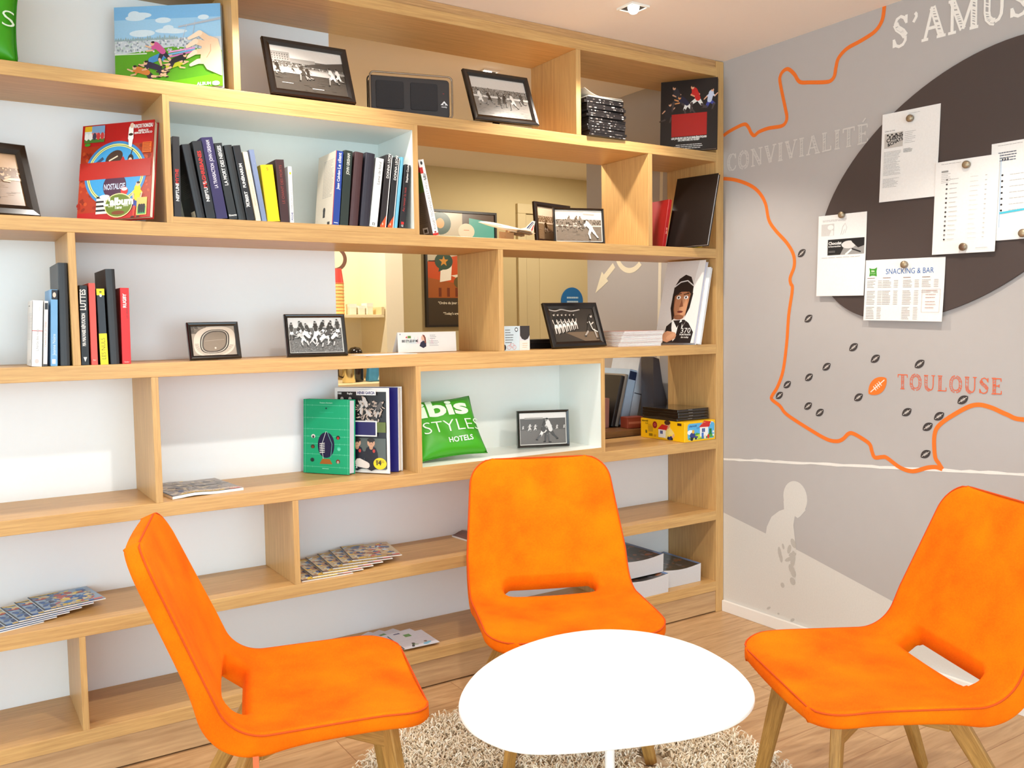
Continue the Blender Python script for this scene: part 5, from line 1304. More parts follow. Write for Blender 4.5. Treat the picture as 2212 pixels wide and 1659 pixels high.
# magazine pile on the top shelf
rg = random.Random(41)
zz = Z1 + .0003
for i in range(14):
    th = rg.uniform(.009, .0112)
    r = empty('magazine', (-.636 + rg.uniform(-.006, .01), .118 + rg.uniform(-.006, .006), zz), (0, 0, rad(rg.uniform(-2.5, 2.5))), 'worn black-spined magazine in the pile beside the upright', 'magazine', 'pile of black magazines on the top shelf')
    b = MB(); b.box(-.091, .091, -.128, .128, 0, th * .96, plain((30, 27, 28), .3, vary=.2, scale=120, coat=.3)); b.build('cover', r, bevel=.0012)
    A = Art((-.091, -.128, 0), rough=.4); A.hold = True
    for k in range(9):
        u = rg.uniform(.005, .17); A.rect(u, th * .25, u + rg.uniform(.002, .012), th * rg.uniform(.4, .7), rg.choice(((120, 112, 108), (200, 196, 192), (86, 80, 78))))
    A.build('spine_print', r); zz += th
for i, (dz, lab) in enumerate(((.0, 'flat white booklet lying on the black magazine pile'), (.006, 'curled white sheet topmost on the black magazine pile'))):
    r = empty('loose_sheet', (-.636, .12, zz + dz), (0, 0, rad(2 - 5 * i)), lab, 'paper sheet')
    vs, fs = [], []
    for q in range(11):
        u = -.09 + .175 * q / 10; hgt = (.001 + (.026 * max(0, (4 - q) / 4) ** 1.6 if i else .001))
        vs += [(u, -.125, hgt), (u, .125, hgt)]
    b = MB(); b.add(vs, [(2 * q, 2 * q + 2, 2 * q + 3, 2 * q + 1) for q in range(10)], plain((214, 208, 196), .7)); o = b.build('sheet', r, recalc=False)
    sd = o.modifiers.new('thickness', 'SOLIDIFY'); sd.thickness = .004 if not i else .0015; sd.offset = 1
# cushions
def cushion(loc, yaw, lean, w, h, label, lettering, roll=0):
    r = leaned('cushion', loc[0], loc[1], loc[2], yaw, lean, roll, label, 'cushion', lift=.0)
    N = 28; T = .040
    def surf(u, v):       # u, v in -1..1
        pin_u = 1 - .07 * (1 - v * v); pin_v = 1 - .07 * (1 - u * u)
        e = max(0, (1 - u ** 4)) * max(0, (1 - v ** 4))
        return (w / 2 * u * pin_u, h / 2 + h / 2 * v * pin_v, T * e ** .55 * (1 + .05 * math.sin(7 * u + 4 * v)))
    b = MB(); gm = plain((58, 158, 14), .42, vary=.06, scale=14)
    for sgn in (-1, 1):
        vs = []
        for i in range(N + 1):
            for j in range(N + 1):
                u, v = -1 + 2 * j / N, -1 + 2 * i / N; x, z, d = surf(u, v); vs.append((x, -sgn * d, z))
        fs = [(i * (N + 1) + j, i * (N + 1) + j + 1, (i + 1) * (N + 1) + j + 1, (i + 1) * (N + 1) + j) for i in range(N) for j in range(N)]
        b.add(vs, fs if sgn == 1 else [f[::-1] for f in fs], gm)
    bm = bmesh.new(); o = b.build('cover', r, smooth=True, recalc=False); bm.from_mesh(o.data); bmesh.ops.remove_doubles(bm, verts=bm.verts, dist=1e-5); bm.to_mesh(o.data); bm.free()
    sp = MB(); pts = [(surf(u, v)[0], 0, surf(u, v)[1]) for u, v in [(-1 + k / 10, -1) for k in range(20)] + [(1, -1 + k / 10) for k in range(20)] + [(1 - k / 10, 1) for k in range(20)] + [(-1, 1 - k / 10) for k in range(21)]]
    sp.tube(pts, .0022, plain((40, 130, 8), .6), n=6, caps=False); sp.build('piping', r, smooth=True)
    for lettering in (lettering or ()):
        def wf(a, c):
            u, v = max(-.99, min(.99, a / (w / 2))), max(-.99, min(.99, (c - h / 2) / (h / 2)))
            return surf(u, v)[2] + .0012
        A = Art((0, 0, 0), rough=.5, warp=wf); lettering(A, w, h)
        bm = bmesh.new(); o = A.build('lettering', r)
        bm.from_mesh(o.data); bmesh.ops.subdivide_edges(bm, edges=bm.edges, cuts=2, use_grid_fill=True)
        for v_ in bm.verts:
            v_.co.y = -(wf(v_.co.x, v_.co.z) + .0006)
        bm.to_mesh(o.data); bm.free()
    return r
def t_name(A, w, h):
    A.text('ibis', -w * .37, h * .64, .062, (226, 244, 220), bold=.035, w=w * .72); A.text('STYLES', -w * .38, h * .36, .046, (226, 244, 220), w=w * .86, bold=-.012)
def t_kind(A, w, h):
    A.text('HOTELS', -w * .07, h * .185, .019, (236, 248, 232), w=w * .36, bold=.015)
t_cush = (t_name, t_kind)
cushion((-1.278, .068, Z4 + .030), -6, 33, .262, .236, 'green promotional cushion in the lower white niche', t_cush, roll=-3)
cushion((-2.705, .1, Z1 + .010), -20, 14, .25, .25, 'green cushion on the top shelf, cut by the edge of the picture', t_cush)
# model aeroplane
pl = empty('model_airplane', (-1.035, .075, Z2 + .0475), (0, rad(8.5), rad(-4)), 'white model airliner with pointed nose on the second shelf', 'model plane')
pw = plain((240, 232, 212), .25, coat=.4)
b = MB()
prof = [(-.12, .0005, -.001), (-.11, .003, 0), (-.09, .0062, .0008), (-.06, .0085, .001), (0, .0095, 0), (.05, .009, -.001), (.09, .006, 0), (.118, .001, .002)]
b.tube([(x, 0, z) for x, r_, z in prof], [r_ for x, r_, z in prof], pw, n=14); b.build('fuselage', pl, smooth=True)
for s_ in (-1, 1):
    b = MB(); b.prism([(-.055, s_ * .004), (-.01, s_ * .018), (.045, s_ * .058), (.075, s_ * .06), (.085, s_ * .004)][::s_], -.006, -.0035, pw); b.build('wing', pl, bevel=.0008)
    for yy in (.022, .036):
        b = MB(); b.box(.03, .085, s_ * yy - .005, s_ * yy + .005, -.0135, -.006, plain((120, 96, 70), .5)); b.build('engine', pl, bevel=.002)
b = MB(); b.prism([(.05, .006), (.075, .016), (.1, .046), (.112, .046), (.108, .004)], -.0012, .0012, pw, 'y'); fin = b.build('tail_fin', pl)
A = Art((0, -.0012, 0)); A.poly([(.078, .014), (.084, .014), (.104, .042), (.1, .042)], (34, 44, 96)); A.poly([(.087, .013), (.09, .013), (.107, .04), (.1055, .042)], (34, 44, 96)); A.poly([(.098, .01), (.104, .008), (.109, .03), (.107, .034)], (200, 60, 50)); A.build('tail_stripe', fin)
A = Art((0, -.0098, 0)); A.text('AIR FRANCE', -.052, .0005, .003, (50, 60, 110)); A.build('lettering', pl)
b = MB(); b.bar((-.0, 0, -.008), (-.005, 0, -.032), .006, .006, plain((180, 130, 80), .5)); b.bar((-.03, 0, -.0335), (.03, 0, -.0275), .03, .002, plain((180, 130, 80), .5), up=(0, 1, 0)); b.build('stand', pl)
# tent card, flat leaflet and card box on the third shelf
tc_ = leaned('tent_card', -1.336, .143, Z3, 1.3, 3.2, 0, 'long white advertising card with a woman printed on it, third shelf', 'card', lift=.002)
b = MB(); b.box(-.118, .118, 0, .0012, 0, .071, paper_white); b.bar((0, .002, .0705), (0, .045, .0032), .236, .001, paper_white, up=(0, 0, 1)); b.build('card', tc_)
A = Art((-.118, 0, 0), rough=.4)
rg = random.Random(51)
for k in range(8):
    A.poly([(.03 + k * .014, .03), (.045 + k * .014, .03), (.038 + k * .014, .03 + rg.uniform(.012, .03))], rg.choice(((214, 224, 228), (236, 218, 222), (222, 230, 224))))
A.poly([(.03, .052), (.038, .05), (.036, .058)], (220, 60, 70)); A.rect(.039, .05, .052, .058, (96, 140, 50)); A.text('IBIS STYLES BY ME', .016, .036, .0082, (40, 40, 46), w=.064, bold=.03)
A.poly([(.085, .022), (.09, .034), (.101, .041), (.112, .034), (.112, .02), (.1, .014)], (38, 34, 60)); A.ell(.1, .05, .0065, .0095, (228, 184, 160)); A.poly([(.098, .062), (.106, .06), (.111, .05), (.112, .032), (.106, .032), (.105, .05), (.1, .058)], (124, 58, 40))
A.lines(.128, .06, .158, 3, .006, .0016, (150, 150, 156), rg); A.lines(.125, .04, .165, 4, .0055, .0016, (170, 170, 176), rg); A.ell(.01, .064, .0025, .0025, (150, 150, 170)); A.build('card_print', tc_)
fl = empty('leaflet', (-1.545, .06, Z3 + .0004), (0, 0, rad(8)), 'flat white leaflet lying between scrum photo and advertising card', 'leaflet')
b = MB(); b.box(-.1, .1, -.05, .05, 0, .0016, paper_white); b.build('sheet', fl)
cb = empty('card_box', (-1.0385, .054, Z3 + .0003), (0, 0, rad(0)), 'small printed box with a notch whose shaded inside is painted on, beside the upright', 'box')
bp = plain((206, 204, 206), .5)
b = MB(); b.box(-.06, .06, -.03, -.0285, 0, .089, bp); b.box(-.06, .06, .03, .0315, 0, .089, bp); b.box(-.06, -.0585, -.0285, .03, 0, .089, bp); b.box(.0585, .06, -.0285, .03, 0, .089, bp); b.box(-.0585, .0585, -.0285, .03, 0, .002, bp); b.build('box_body', cb)
A = Art((-.06, -.03, 0), rough=.5)
A.rect(.0, .0, .075, .088, (196, 210, 216)); A.poly([(.078, .089), (.12, .089), (.12, .055), (.112, .042), (.099, .037), (.086, .042), (.078, .054)], (50, 43, 42)); A.rect(.076, 0, .12, .036, (226, 214, 204))  # dark shape painted on the front for the notch's shaded inside
rg = random.Random(52); A.lines(.014, .076, .05, 6, .009, .0026, (70, 66, 66), rg, .4); A.ell(.062, .076, .007, .008, (40, 40, 42)); A.ell(.062, .076, .0045, .005, (214, 220, 222)); A.ring(.03, .012, .007, .0082, (196, 70, 60)); A.ring(.052, .012, .007, .0082, (196, 70, 60)); A.line([(.03, .012), (.036, .026), (.05, .025), (.052, .012), (.041, .012), (.036, .026)], .0012, (196, 70, 60)); A.lines(.088, .026, .112, 3, .007, .0016, (200, 160, 100), rg); A.ell(.009, .012, .008, .011, (44, 36, 40)); A.build('box_print', cb)
tr = empty('black_tray', (-.83, .215, Z3 + .0003), (0, 0, 0), 'flat black box lying behind the team photo', 'box')
b = MB(); b.box(-.1, .09, -.06, .06, 0, .02, plain((26, 22, 22), .3)); b.build('tray_base', tr, bevel=.002); b = MB(); b.box(-.1, .09, -.06, .06, .0205, .036, plain((34, 28, 26), .3)); b.build('tray_lid', tr, bevel=.002)
# fanned white brochures
rg = random.Random(53)
zz = Z3 + .0003
for i in range(13):
    th = .0048
    r = empty('brochure', (-.435 + .001 * i, .118 + .002 * math.sin(i), zz), (0, 0, rad(-9 + i * .5)), 'white folded brochure in the fanned heap at the foot of the portrait book', 'brochure', 'heap of white brochures on the third shelf')
    b = MB(); b.box(-.1, .1, -.1, .1, 0, th * .86, plain((238, 232, 230) if i % 3 else (226, 214, 212), .6)); b.build('pages', r, bevel=.0015)
    A = Art((-.1, -.1, th * .86), (1, 0, 0), (0, 1, 0), (0, 0, 1)); A.rect(.0, .0, .2, .2, (236, 226, 222) if i < 12 else (222, 140, 120)); A.build('cover_print', r); zz += th
# toy box with cases on top
tb2 = empty('toy_box', (-.2332, -.0058, Z4 + .0003), (0, 0, 0), 'yellow toy carton with pictures of a farmhouse set on its faces', 'box')
e1 = Vector((-.2462 + .2332, .2706 + .0088, 0)); e2 = Vector((-.0547 + .2332, -.0364 + .0088, 0))
e1.normalize(); e2.normalize()
e1 = Vector((-.03, 1, 0)).normalized(); e2 = Vector((1, .03, 0)).normalized()
l1, l2, hb = .262, .184, .084
ym = plain((244, 190, 8), .35, vary=.02)
b = MB(); P = [Vector((0, 0, 0)), e2 * l2, e2 * l2 + e1 * l1, e1 * l1]
b.add([tuple(p) for p in P] + [tuple(p + Vector((0, 0, hb))) for p in P], [(3, 2, 1, 0), (4, 5, 6, 7), (0, 1, 5, 4), (1, 2, 6, 5), (2, 3, 7, 6), (3, 0, 4, 7)], ym); b.build('carton', tb2, bevel=.002)
def house(A, x, y, s):
    A.rect(x, y, x + .05 * s, y + .042 * s, (238, 238, 236)); A.poly([(x - .006 * s, y + .04 * s), (x + .025 * s, y + .066 * s), (x + .066 * s, y + .06 * s), (x + .056 * s, y + .038 * s)], (206, 40, 36)); A.rect(x + .012 * s, y + .018 * s, x + .03 * s, y + .034 * s, (40, 70, 140)); A.line([(x + .021 * s, y + .018 * s), (x + .021 * s, y + .034 * s)], .001 * s, WHT)
A = Art(e1 * l1, -e1, (0, 0, 1), -e2, rough=.35)
A.text('playmobil', .008, hb - .013, .007, (60, 44, 10), bold=.03); A.text('1.2.3', .03, hb - .023, .006, (60, 44, 10), bold=.03); A.ell(.088, hb * .72, .014, .015, (150, 20, 30)); A.ring(.088, hb * .72, .004, .006, (226, 120, 120))
A.ell(.165, hb * .33, .04, .022, (250, 220, 100)); A.limb((.165, .026), (.165, hb * .62), .042, .034, (240, 222, 130)); A.limb((.15, hb * .55), (.118, hb * .42), .016, .01, (230, 190, 150)); A.limb((.182, hb * .52), (.2, hb * .3), .016, .011, (236, 214, 130)); A.limb((.2, hb * .3), (.19, hb * .16), .011, .009, (226, 176, 136)); A.ell(.163, hb * .79, .016, .018, (222, 168, 128)); A.ell(.163, hb * .9, .018, .0095, (74, 42, 24)); A.ell(.156, hb * .79, .002, .0022, (40, 30, 26)); A.ell(.168, hb * .79, .002, .0022, (40, 30, 26)); A.line([(.157, hb * .71), (.168, hb * .71)], .0012, (160, 80, 60))
house(A, .11, .01, .86); A.ell(.178, hb * .16, .013, .011, (40, 50, 110)); A.ell(.168, .009, .006, .006, (30, 30, 40)); A.ell(.19, .009, .006, .006, (30, 30, 40)); A.limb((.172, .02), (.185, .024), .008, .006, (240, 210, 60))
A.rect(.03, .022, .04, .034, (36, 36, 40)); A.text('f', .0345, .024, .008, (244, 200, 20), align='c', bold=.03); A.hold = True
for k in range(9):
    A.rect(.052 + k * .0026, .01, .0532 + k * .0026, .022, (40, 32, 10))
A.hold = False; rg = random.Random(54); A.lines(.045, .06, .075, 4, .005, .0014, (190, 140, 20), rg); A.rect(.048, .03, .076, .052, (206, 160, 30)); A.lines(.082, .018, .1, 2, .005, .0016, (160, 60, 40), rg); A.rect(.222, hb - .016, .245, hb - .006, (70, 40, 24)); A.build('side_print', tb2)
A = Art((0, 0, 0), e2, (0, 0, 1), e2.cross(Vector((0, 0, 1))), rough=.35)
A.poly(rrect(.018, l2 - .006, .008, hb - .008, .012), (90, 176, 226)); A.text('playmobil', .028, hb - .022, .008, (30, 70, 140), bold=.03); A.text('1.2.3', .07, hb - .031, .006, (30, 70, 140), bold=.02); A.ell(.034, .04, .018, .01, (236, 244, 250)); A.poly([(.018, .012), (.07, .036), (.1, .03), (.16, .03), (.174, .012), (.1, .008)], (80, 160, 60)); A.poly([(.03, .018), (.09, .03), (.12, .012), (.05, .009)], (196, 214, 60))
house(A, .09, .018, 1.0); A.rect(.146, .024, .16, .048, (30, 120, 60)); A.rect(.1, .01, .112, .034, (60, 110, 190)); A.ell(.046, .026, .016, .013, (50, 60, 130)); A.ell(.05, .042, .007, .008, (230, 180, 60)); A.ell(.042, .012, .008, .008, (30, 30, 40)); A.ell(.066, .014, .006, .006, (30, 30, 40)); A.limb((.06, .02), (.076, .018), .008, .006, (60, 70, 140)); A.ell(.14, .016, .007, .009, (206, 50, 44)); A.ell(.12, .016, .006, .009, (240, 220, 200)); A.ell(.17, .034, .005, .005, WHT); A.ell(.17, .02, .005, .005, WHT); A.line([(.1, .068), (.11, .078), (.122, .076)], .003, (220, 140, 100)); A.line([(.15, .066), (.158, .078), (.17, .074)], .003, (236, 236, 232)); A.build('front_print', tb2)
zz = Z4 + hb + .0008
for i in range(4):
    r = empty('disc_case', (-.2332 + e1.x * .098 + e2.x * .096, -.0058 + e1.y * .135 + e2.y * .096, zz), (0, 0, rad((-1.5, 1, 0.4, -.6)[i])), 'flat black glossy case stacked on the yellow toy carton', 'case', 'black cases on the toy carton')
    b = MB(); b.box(-.094, .084, -.1, .12, 0, .0118, plain((24, 20, 18), .14, coat=.6)); b.build('case_shell', r, bevel=.0015); zz += .0123
    A = Art((-.094, -.1, 0), rough=.3); A.rect(.002, .0052, .176, .0062, (84, 76, 70)); A.rect(.06, .008, .084, .0092, (150, 144, 138)); A.build('seam_line', r)
# magazines and booklets lying flat
def flat_mag(x, y, z, deg, w, d, curl, label, cover, cat='magazine', group=None, name='magazine', art=None, th=.0025, pages=paper_white):
    """Origin at the near corner of its spine side; x along the near edge, y away from the room, curling up along the spine."""
    r = empty(name, (x, y, z), (0, 0, rad(deg)), label, cat, group)
    n = 10
    f = lambda u: curl * max(0.0, 1 - abs(u - .28 * w) / (.28 * w)) ** 1.0 if u < .56 * w else 0.0
    hgt = lambda u: curl * math.sin(min(1.0, u / (.62 * w)) * PI) ** 2
    top, bot = [], []
    for i in range(n + 1):
        u = w * i / n
        top += [(u, 0, hgt(u) + th), (u, d, hgt(u) + th)]; bot += [(u, 0, hgt(u)), (u, d, hgt(u))]
    N = len(top); vs = top + bot
    fs = [(2 * i, 2 * i + 2, 2 * i + 3, 2 * i + 1) for i in range(n)] + [(N + 2 * i, N + 2 * i + 1, N + 2 * i + 3, N + 2 * i + 2) for i in range(n)]
    fs += [(2 * i, N + 2 * i, N + 2 * i + 2, 2 * i + 2) for i in range(n)] + [(2 * i + 1, 2 * i + 3, N + 2 * i + 3, N + 2 * i + 1) for i in range(n)] + [(0, 1, N + 1, N), (2 * n, N + 2 * n, N + 2 * n + 1, 2 * n + 1)]
    b = MB(); b.add(vs, fs, pages); b.build('pages', r)
    A = Art((0, 0, 0), (1, 0, 0), (0, 1, 0), (0, 0, 1), rough=.35, base=th + .0004, warp=lambda a, c: hgt(a))
    A.hold = 2
    for i in range(n):
        A.rect(w * i / n, 0, w * (i + 1) / n, d, cover)
    A.hold = False; A.h += A.step
    if art:
        art(A, w, d)
        A.rect(0, .001, .004, d - .001, (34, 32, 36))
    A.build('cover_print', r)
    return r
def art_bd(seed, pal):
    def f(A, w, d):
        rg = random.Random(seed)
        for k in range(130):
            A.hold = (k % 10 != 9)
            x, y = rg.uniform(.06, .9) * w, rg.uniform(.08, .9) * d
            A.ell(x, y, rg.uniform(.004, .018), rg.uniform(.003, .012), rg.choice(pal), rg.uniform(0, 3), 7)
        A.hold = False
        A.rect(.004, .003, w * .96, .016, rg.choice(pal)); A.lines(w * .12, .014, w * .75, 1, .01, .009, (238, 200, 60), rg, .05); A.ell(w * .2, d * .22, .008, .014, (50, 70, 120)); A.ell(w * .24, d * .45, .007, .012, (60, 60, 90))
        A.rect(.004, d * .93, w * .5, d * .98, (226, 190, 80)); A.rect(w * .82, .004, w * .97, .02, (214, 110, 100))
    return f
PA = ((170, 120, 84), (196, 160, 110), (80, 120, 170), (226, 200, 150), (130, 90, 74), (60, 90, 140), (240, 200, 60), (200, 216, 230), (206, 90, 70))
zz = Z5 + .0004
for k in range(6):
    t = k / 5
    flat_mag(-1.868 + .2 * t, .016 + .07 * t, zz, -1 - 9 * t, .172, .225 - .025 * t, .0, 'colourful comic magazine in the fan beside the upright on the fifth shelf' if k < 5 else 'topmost comic magazine of the fan beside the upright, its cover fully seen', (204, 186, 150), group='fan of comic magazines beside the upright', art=art_bd(61, PA))
    zz += .0042
PB = ((30, 100, 180), (60, 130, 200), (216, 206, 170), (100, 124, 160), (240, 214, 80), (40, 80, 150), (214, 190, 150), (190, 80, 60))
zz = Z5 + .0004
for k in range(6):
    t = k / 5
    flat_mag(-2.75 + .163 * t, .02 + .075 * t, zz, 16 - 6 * t, .165, .17, .0, 'blue and yellow comic magazine in the fan behind the chair with the zip tag' if k < 5 else 'topmost blue and yellow comic magazine of the fan behind the zip-tag chair', (150, 178, 206), group='fan of comic magazines near the bookcase end', art=art_bd(62, PB))
    zz += .0042
PC = ((130, 124, 122), (160, 150, 144), (196, 186, 176), (110, 104, 106), (214, 200, 170))
def art_grey(A, w, d):
    art_bd(63, PC)(A, w, d); A.lines(w * .2, d * .16, w * .95, 3, d * .04, d * .018, (236, 214, 190), random.Random(64), .2); A.rect(0, d * .5, w, d * .52, (96, 92, 96))
flat_mag(-2.246, .03, Z4 + .0004, 6, .215, .24, .004, 'grey photo magazine lying flat beside the upright on the fourth shelf', (164, 156, 152), art=art_grey, th=.008)
flat_mag(-1.17, .1, Z5 + .0004, 6, .16, .165, .012, 'folded brown leaflet mostly hidden behind the middle chair', (110, 70, 60), cat='leaflet', name='leaflet', th=.006)
def art_flyer(k):
    def f(A, w, d):
        rg = random.Random(70 + k)
        A.rect(w * .4, d * .72, w * .58, d * .9, (60, 70, 120) if k % 2 else (90, 150, 50)); A.rect(w * .05, d * .5, w * .95, d * .505, (190, 190, 200)); A.rect(w * .5, d * .3, w * .503, d * .95, (200, 200, 206))
        A.limb((w * .3, d * .08), (w * .36, d * .2), .01, .008, (40, 40, 46)); A.limb((w * .36, d * .2), (w * .46, d * .14), .007, .005, (110, 160, 60)); A.ell(w * .38, d * .25, .006, .007, (50, 44, 40)); A.limb((w * .66, d * .1), (w * .8, d * .16), .018, .012, (120, 190, 220)); A.ell(w * .72, d * .24, .006, .006, (120, 70, 50)); A.rect(0, d * .04, w * .95, d * .045, (160, 160, 166))
    return f
zz = Z6 + .0004
for k, (x, y, dg) in enumerate(((-1.575, .085, 30), (-1.56, .08, 23), (-1.54, .07, 15), (-1.52, .045, 6), (-1.515, .022, -2))):
    flat_mag(x, y, zz, dg, .135, .15, .0, ('white flyer lowest in the fan on the bottom shelf', 'white flyer second from below in the bottom-shelf fan', 'white flyer in the middle of the bottom-shelf fan', 'white flyer second from the top of the bottom-shelf fan', 'white flyer topmost in the fan on the bottom shelf')[k], (226, 226, 236), cat='flyer', name='flyer', group='fan of white flyers', art=art_flyer(k), th=.0008); zz += .0022
def catalog(x, y, z, deg, w, d, h, label):
    r = empty('catalog', (x, y, z), (0, 0, rad(deg)), label, 'catalogue', 'thick catalogues on the bottom shelf')
    n = 8; b = MB(); vs = []
    sag = lambda u: h - .010 * math.sin(PI * u)
    for i in range(n + 1):
        u = i / n; o = .006 * math.sin(PI * .5)
        for yy in (0, d):
            vs += [(w * u, yy, 0 + .002 * math.sin(PI * u) if False else 0), (w * u + .006 * (u - .5), yy, sag(u))]
    fs = []
    for i in range(n):
        a = 4 * i; c = 4 * (i + 1)
        fs += [(a, c, c + 1, a + 1), (a + 2, a + 3, c + 3, c + 2), (a + 1, c + 1, c + 3, a + 3), (a, a + 2, c + 2, c)]
    fs += [(0, 1, 3, 2), (4 * n, 4 * n + 2, 4 * n + 3, 4 * n + 1)]
    b.add(vs, fs, plain((214, 212, 214), .8, vary=.06, scale=200)); b.build('pages', r)
    A = Art((0, 0, 0), (1, 0, 0), (0, 1, 0), (0, 0, 1), rough=.3, coat=.4, base=h + .0006, warp=lambda a, c: sag(min(1, max(0, a / w))) - h)
    A.hold = 2
    for i in range(n):
        A.rect(w * i / n, 0, w * (i + 1) / n, d, (64, 60, 58))
    A.hold = False; A.h += A.step
    rg = random.Random(int(h * 1e4) + int(x * -100))
    for k in range(50):
        A.hold = k % 10 != 9; A.ell(rg.uniform(.06, .94) * w, rg.uniform(.05, .95) * d, rg.uniform(.004, .02), rg.uniform(.004, .012), rg.choice(((90, 86, 84), (130, 80, 50), (50, 46, 46), (110, 110, 120), (150, 90, 60))), rg.uniform(0, 3), 7)
    A.hold = False; A.rect(w * .94, 0, w, d, (110, 140, 190)); A.build('cover_print', r)
    A = Art((0, -.0002, 0)); A.hold = True
    for k in range(10):
        A.rect(.004, h * (.08 + k * .08), w - .004, h * (.08 + k * .08) + .0006, (190, 188, 194))
    A.build('edge_lines', r)
    return r
catalog(-.548, .006, Z6 + .0004, 0, .232, .26, .078, 'thick catalogue at the bottom of the two-high stack behind the middle chair')
catalog(-.55, .03, Z6 + .0794, 1.0, .232, .25, .076, 'thick catalogue on top of the two-high stack behind the middle chair')
catalog(-.302, .045, Z6 + .0004, -1, .206, .235, .078, 'thick catalogue lying alone beside the bookcase side panel')

# ------------------------------------------------------------------ room behind the bookcase
sb = empty('sideboard', (-.37, .58, 0), label='low brown sideboard beyond the bookcase, holding leaning folders', cat='sideboard')
dk = wood('walnut', (88, 58, 34), (140, 98, 60), 'x', rough=.3)
b = MB(); b.box(-.36, .345, -.245, .22, .745, .772, dk); b.build('top', sb, bevel=.002); b = MB(); b.box(-.35, .34, -.19, .21, .06, .744, dk); b.build('cabinet', sb); b = MB(); b.box(-.34, .33, -.17, .2, 0, .0595, plain((40, 32, 28), .6)); b.build('base', sb)
for i, (x, t, h, sl, d, c, lab) in enumerate(((-.285, .036, .135, .03, .16, (176, 120, 106), 'short pinkish-brown book on the sideboard behind'), (-.238, .022, .235, .27, .16, (44, 38, 36), 'dark leaning book on the sideboard behind'), (-.214, .018, .24, .27, .18, (150, 142, 132), 'grey leaning book on the sideboard behind, next to the dark one'),
                                              (-.188, .044, .262, .25, .2, (186, 208, 232), 'pale blue box file on the sideboard behind'), (-.138, .046, .31, .25, .2, (206, 214, 226), 'tall whitish box file on the sideboard behind'))):
    book(x, .7725, t, h, sl, d, c, lab, y=.46, spine=(lambda A, t, H: A.rect(0, H * .46, t, H * .475, (60, 66, 80))) if i == 4 else (lambda A, t, H: A.rect(0, H * .82, t, H * .97, (36, 46, 80))) if i == 3 else None)
rc = empty('red_carton', (-.165, .40, .7725), (0, 0, rad(-8)), 'small brick-red carton before the box files on the sideboard', 'box')
b = MB(); b.box(-.045, .045, -.03, .03, 0, .05, plain((150, 66, 44), .5)); b.build('carton', rc, bevel=.002); A = Art((-.045, -.03, 0)); A.rect(.006, .02, .084, .03, (186, 110, 84)); A.build('label_print', rc)
mf = empty('magazine_file', (-.004, .342, .7725), (0, 0, 0), 'dark grey cut-away magazine file on the sideboard behind', 'magazine file')
fm = plain((70, 68, 74), .25, coat=.3); b = MB()
# two cut-away sides and a back
b.prism([(-.085, .0), (-.003, .0), (-.003, .12), (-.03, .2), (-.05, .31), (-.085, .32)], .0, .003, fm, 'y'); b.prism([(-.085, .0), (-.003, .0), (-.003, .12), (-.03, .2), (-.05, .31), (-.085, .32)], .08, .083, fm, 'y'); b.box(-.085, -.082, .003, .08, 0, .32, fm); b.box(-.082, -.003, .003, .08, 0, .003, fm)
b.build('file_shell', mf); b = MB(); b.box(-.08, -.04, .006, .077, .0035, .27, paper_white); b.build('papers', mf)

ps = empty('framed_poster', (.268, 2.684, 1.637), label='black-framed poster with orange scene and speech bubbles in the room behind', cat='poster')
b = MB(); fr = plain((30, 24, 24), .4)
for q in ((-.285, .285, .382, .397), (-.285, .285, -.397, -.382), (-.285, -.27, -.382, .382), (.27, .285, -.382, .382)):
    b.box(q[0], q[1], -.012, .014, q[2], q[3], fr)
b.build('poster_frame', ps)
A = Art((-.27, 0, -.382), rough=.3)
w, h = .54, .764
A.rect(0, 0, w, h, (60, 48, 42)); A.rect(0, h * .24, w, h, (196, 184, 160)); A.rect(w * .52, h * .7, w, h, (90, 72, 60)); A.poly([(0, h * .56), (w * .6, h * .64), (w, h * .6), (w, h * .24), (0, h * .24)], (196, 74, 28)); A.poly([(0, h * .42), (w * .5, h * .36), (w, h * .44), (w, h * .24), (0, h * .24)], (160, 84, 36))
A.poly([(w * .18, h * .38), (w * .34, h * .4), (w * .36, h * .56), (w * .2, h * .54)], (236, 228, 214)); A.poly([(w * .34, h * .44), (w * .9, h * .5), (w * .9, h * .46), (w * .5, h * .4)], (226, 214, 196)); A.ell(w * .5, h * .38, w * .12, h * .06, (96, 78, 44)); A.rect(w * .5, h * .58, w, h * .62, (120, 40, 24)); A.rect(w * .62, h * .62, w * .9, h * .68, (226, 206, 180))
A.hold = True
for k in range(5):
    A.rect(w * (.16 + k * .12), h * .25, w * (.2 + k * .12), h * .33, (110, 46, 26))
A.hold = False; A.h += A.step
A.ell(w * .2, h * .9, w * .155, h * .1, (42, 76, 60)); A.ell(w * .2, h * .9, w * .06, h * .045, (206, 150, 60)); A.poly([(w * .12, h * .82), (w * .2, h * .82), (w * .1, h * .77)], (42, 76, 60)); A.poly([(w * .62, h * .96), (w, h * .93), (w, h * .75), (w * .62, h * .78)], (90, 170, 160)); A.ell(w * .58, h * .84, w * .12, h * .07, (226, 214, 190)); A.line([(w * .54, h * .85), (w * .62, h * .85)], .004, (206, 120, 80))
A.ell(w * .24, h * .565, w * .13, h * .075, (42, 70, 56)); A.poly([(w * .18, h * .52), (w * .26, h * .5), (w * .16, h * .47)], (42, 70, 56)); A.rect(w * .02, h * .56, w * .12, h * .57, (40, 34, 32))
st = [(w * .24 + (w * .07 if k % 2 == 0 else w * .03) * math.cos(PI / 2 + k * PI / 5), h * .565 + (w * .07 if k % 2 == 0 else w * .03) * math.sin(PI / 2 + k * PI / 5)) for k in range(10)]
A.poly(st, (206, 140, 50)); A.rect(0, 0, w, h * .235, (62, 50, 40))
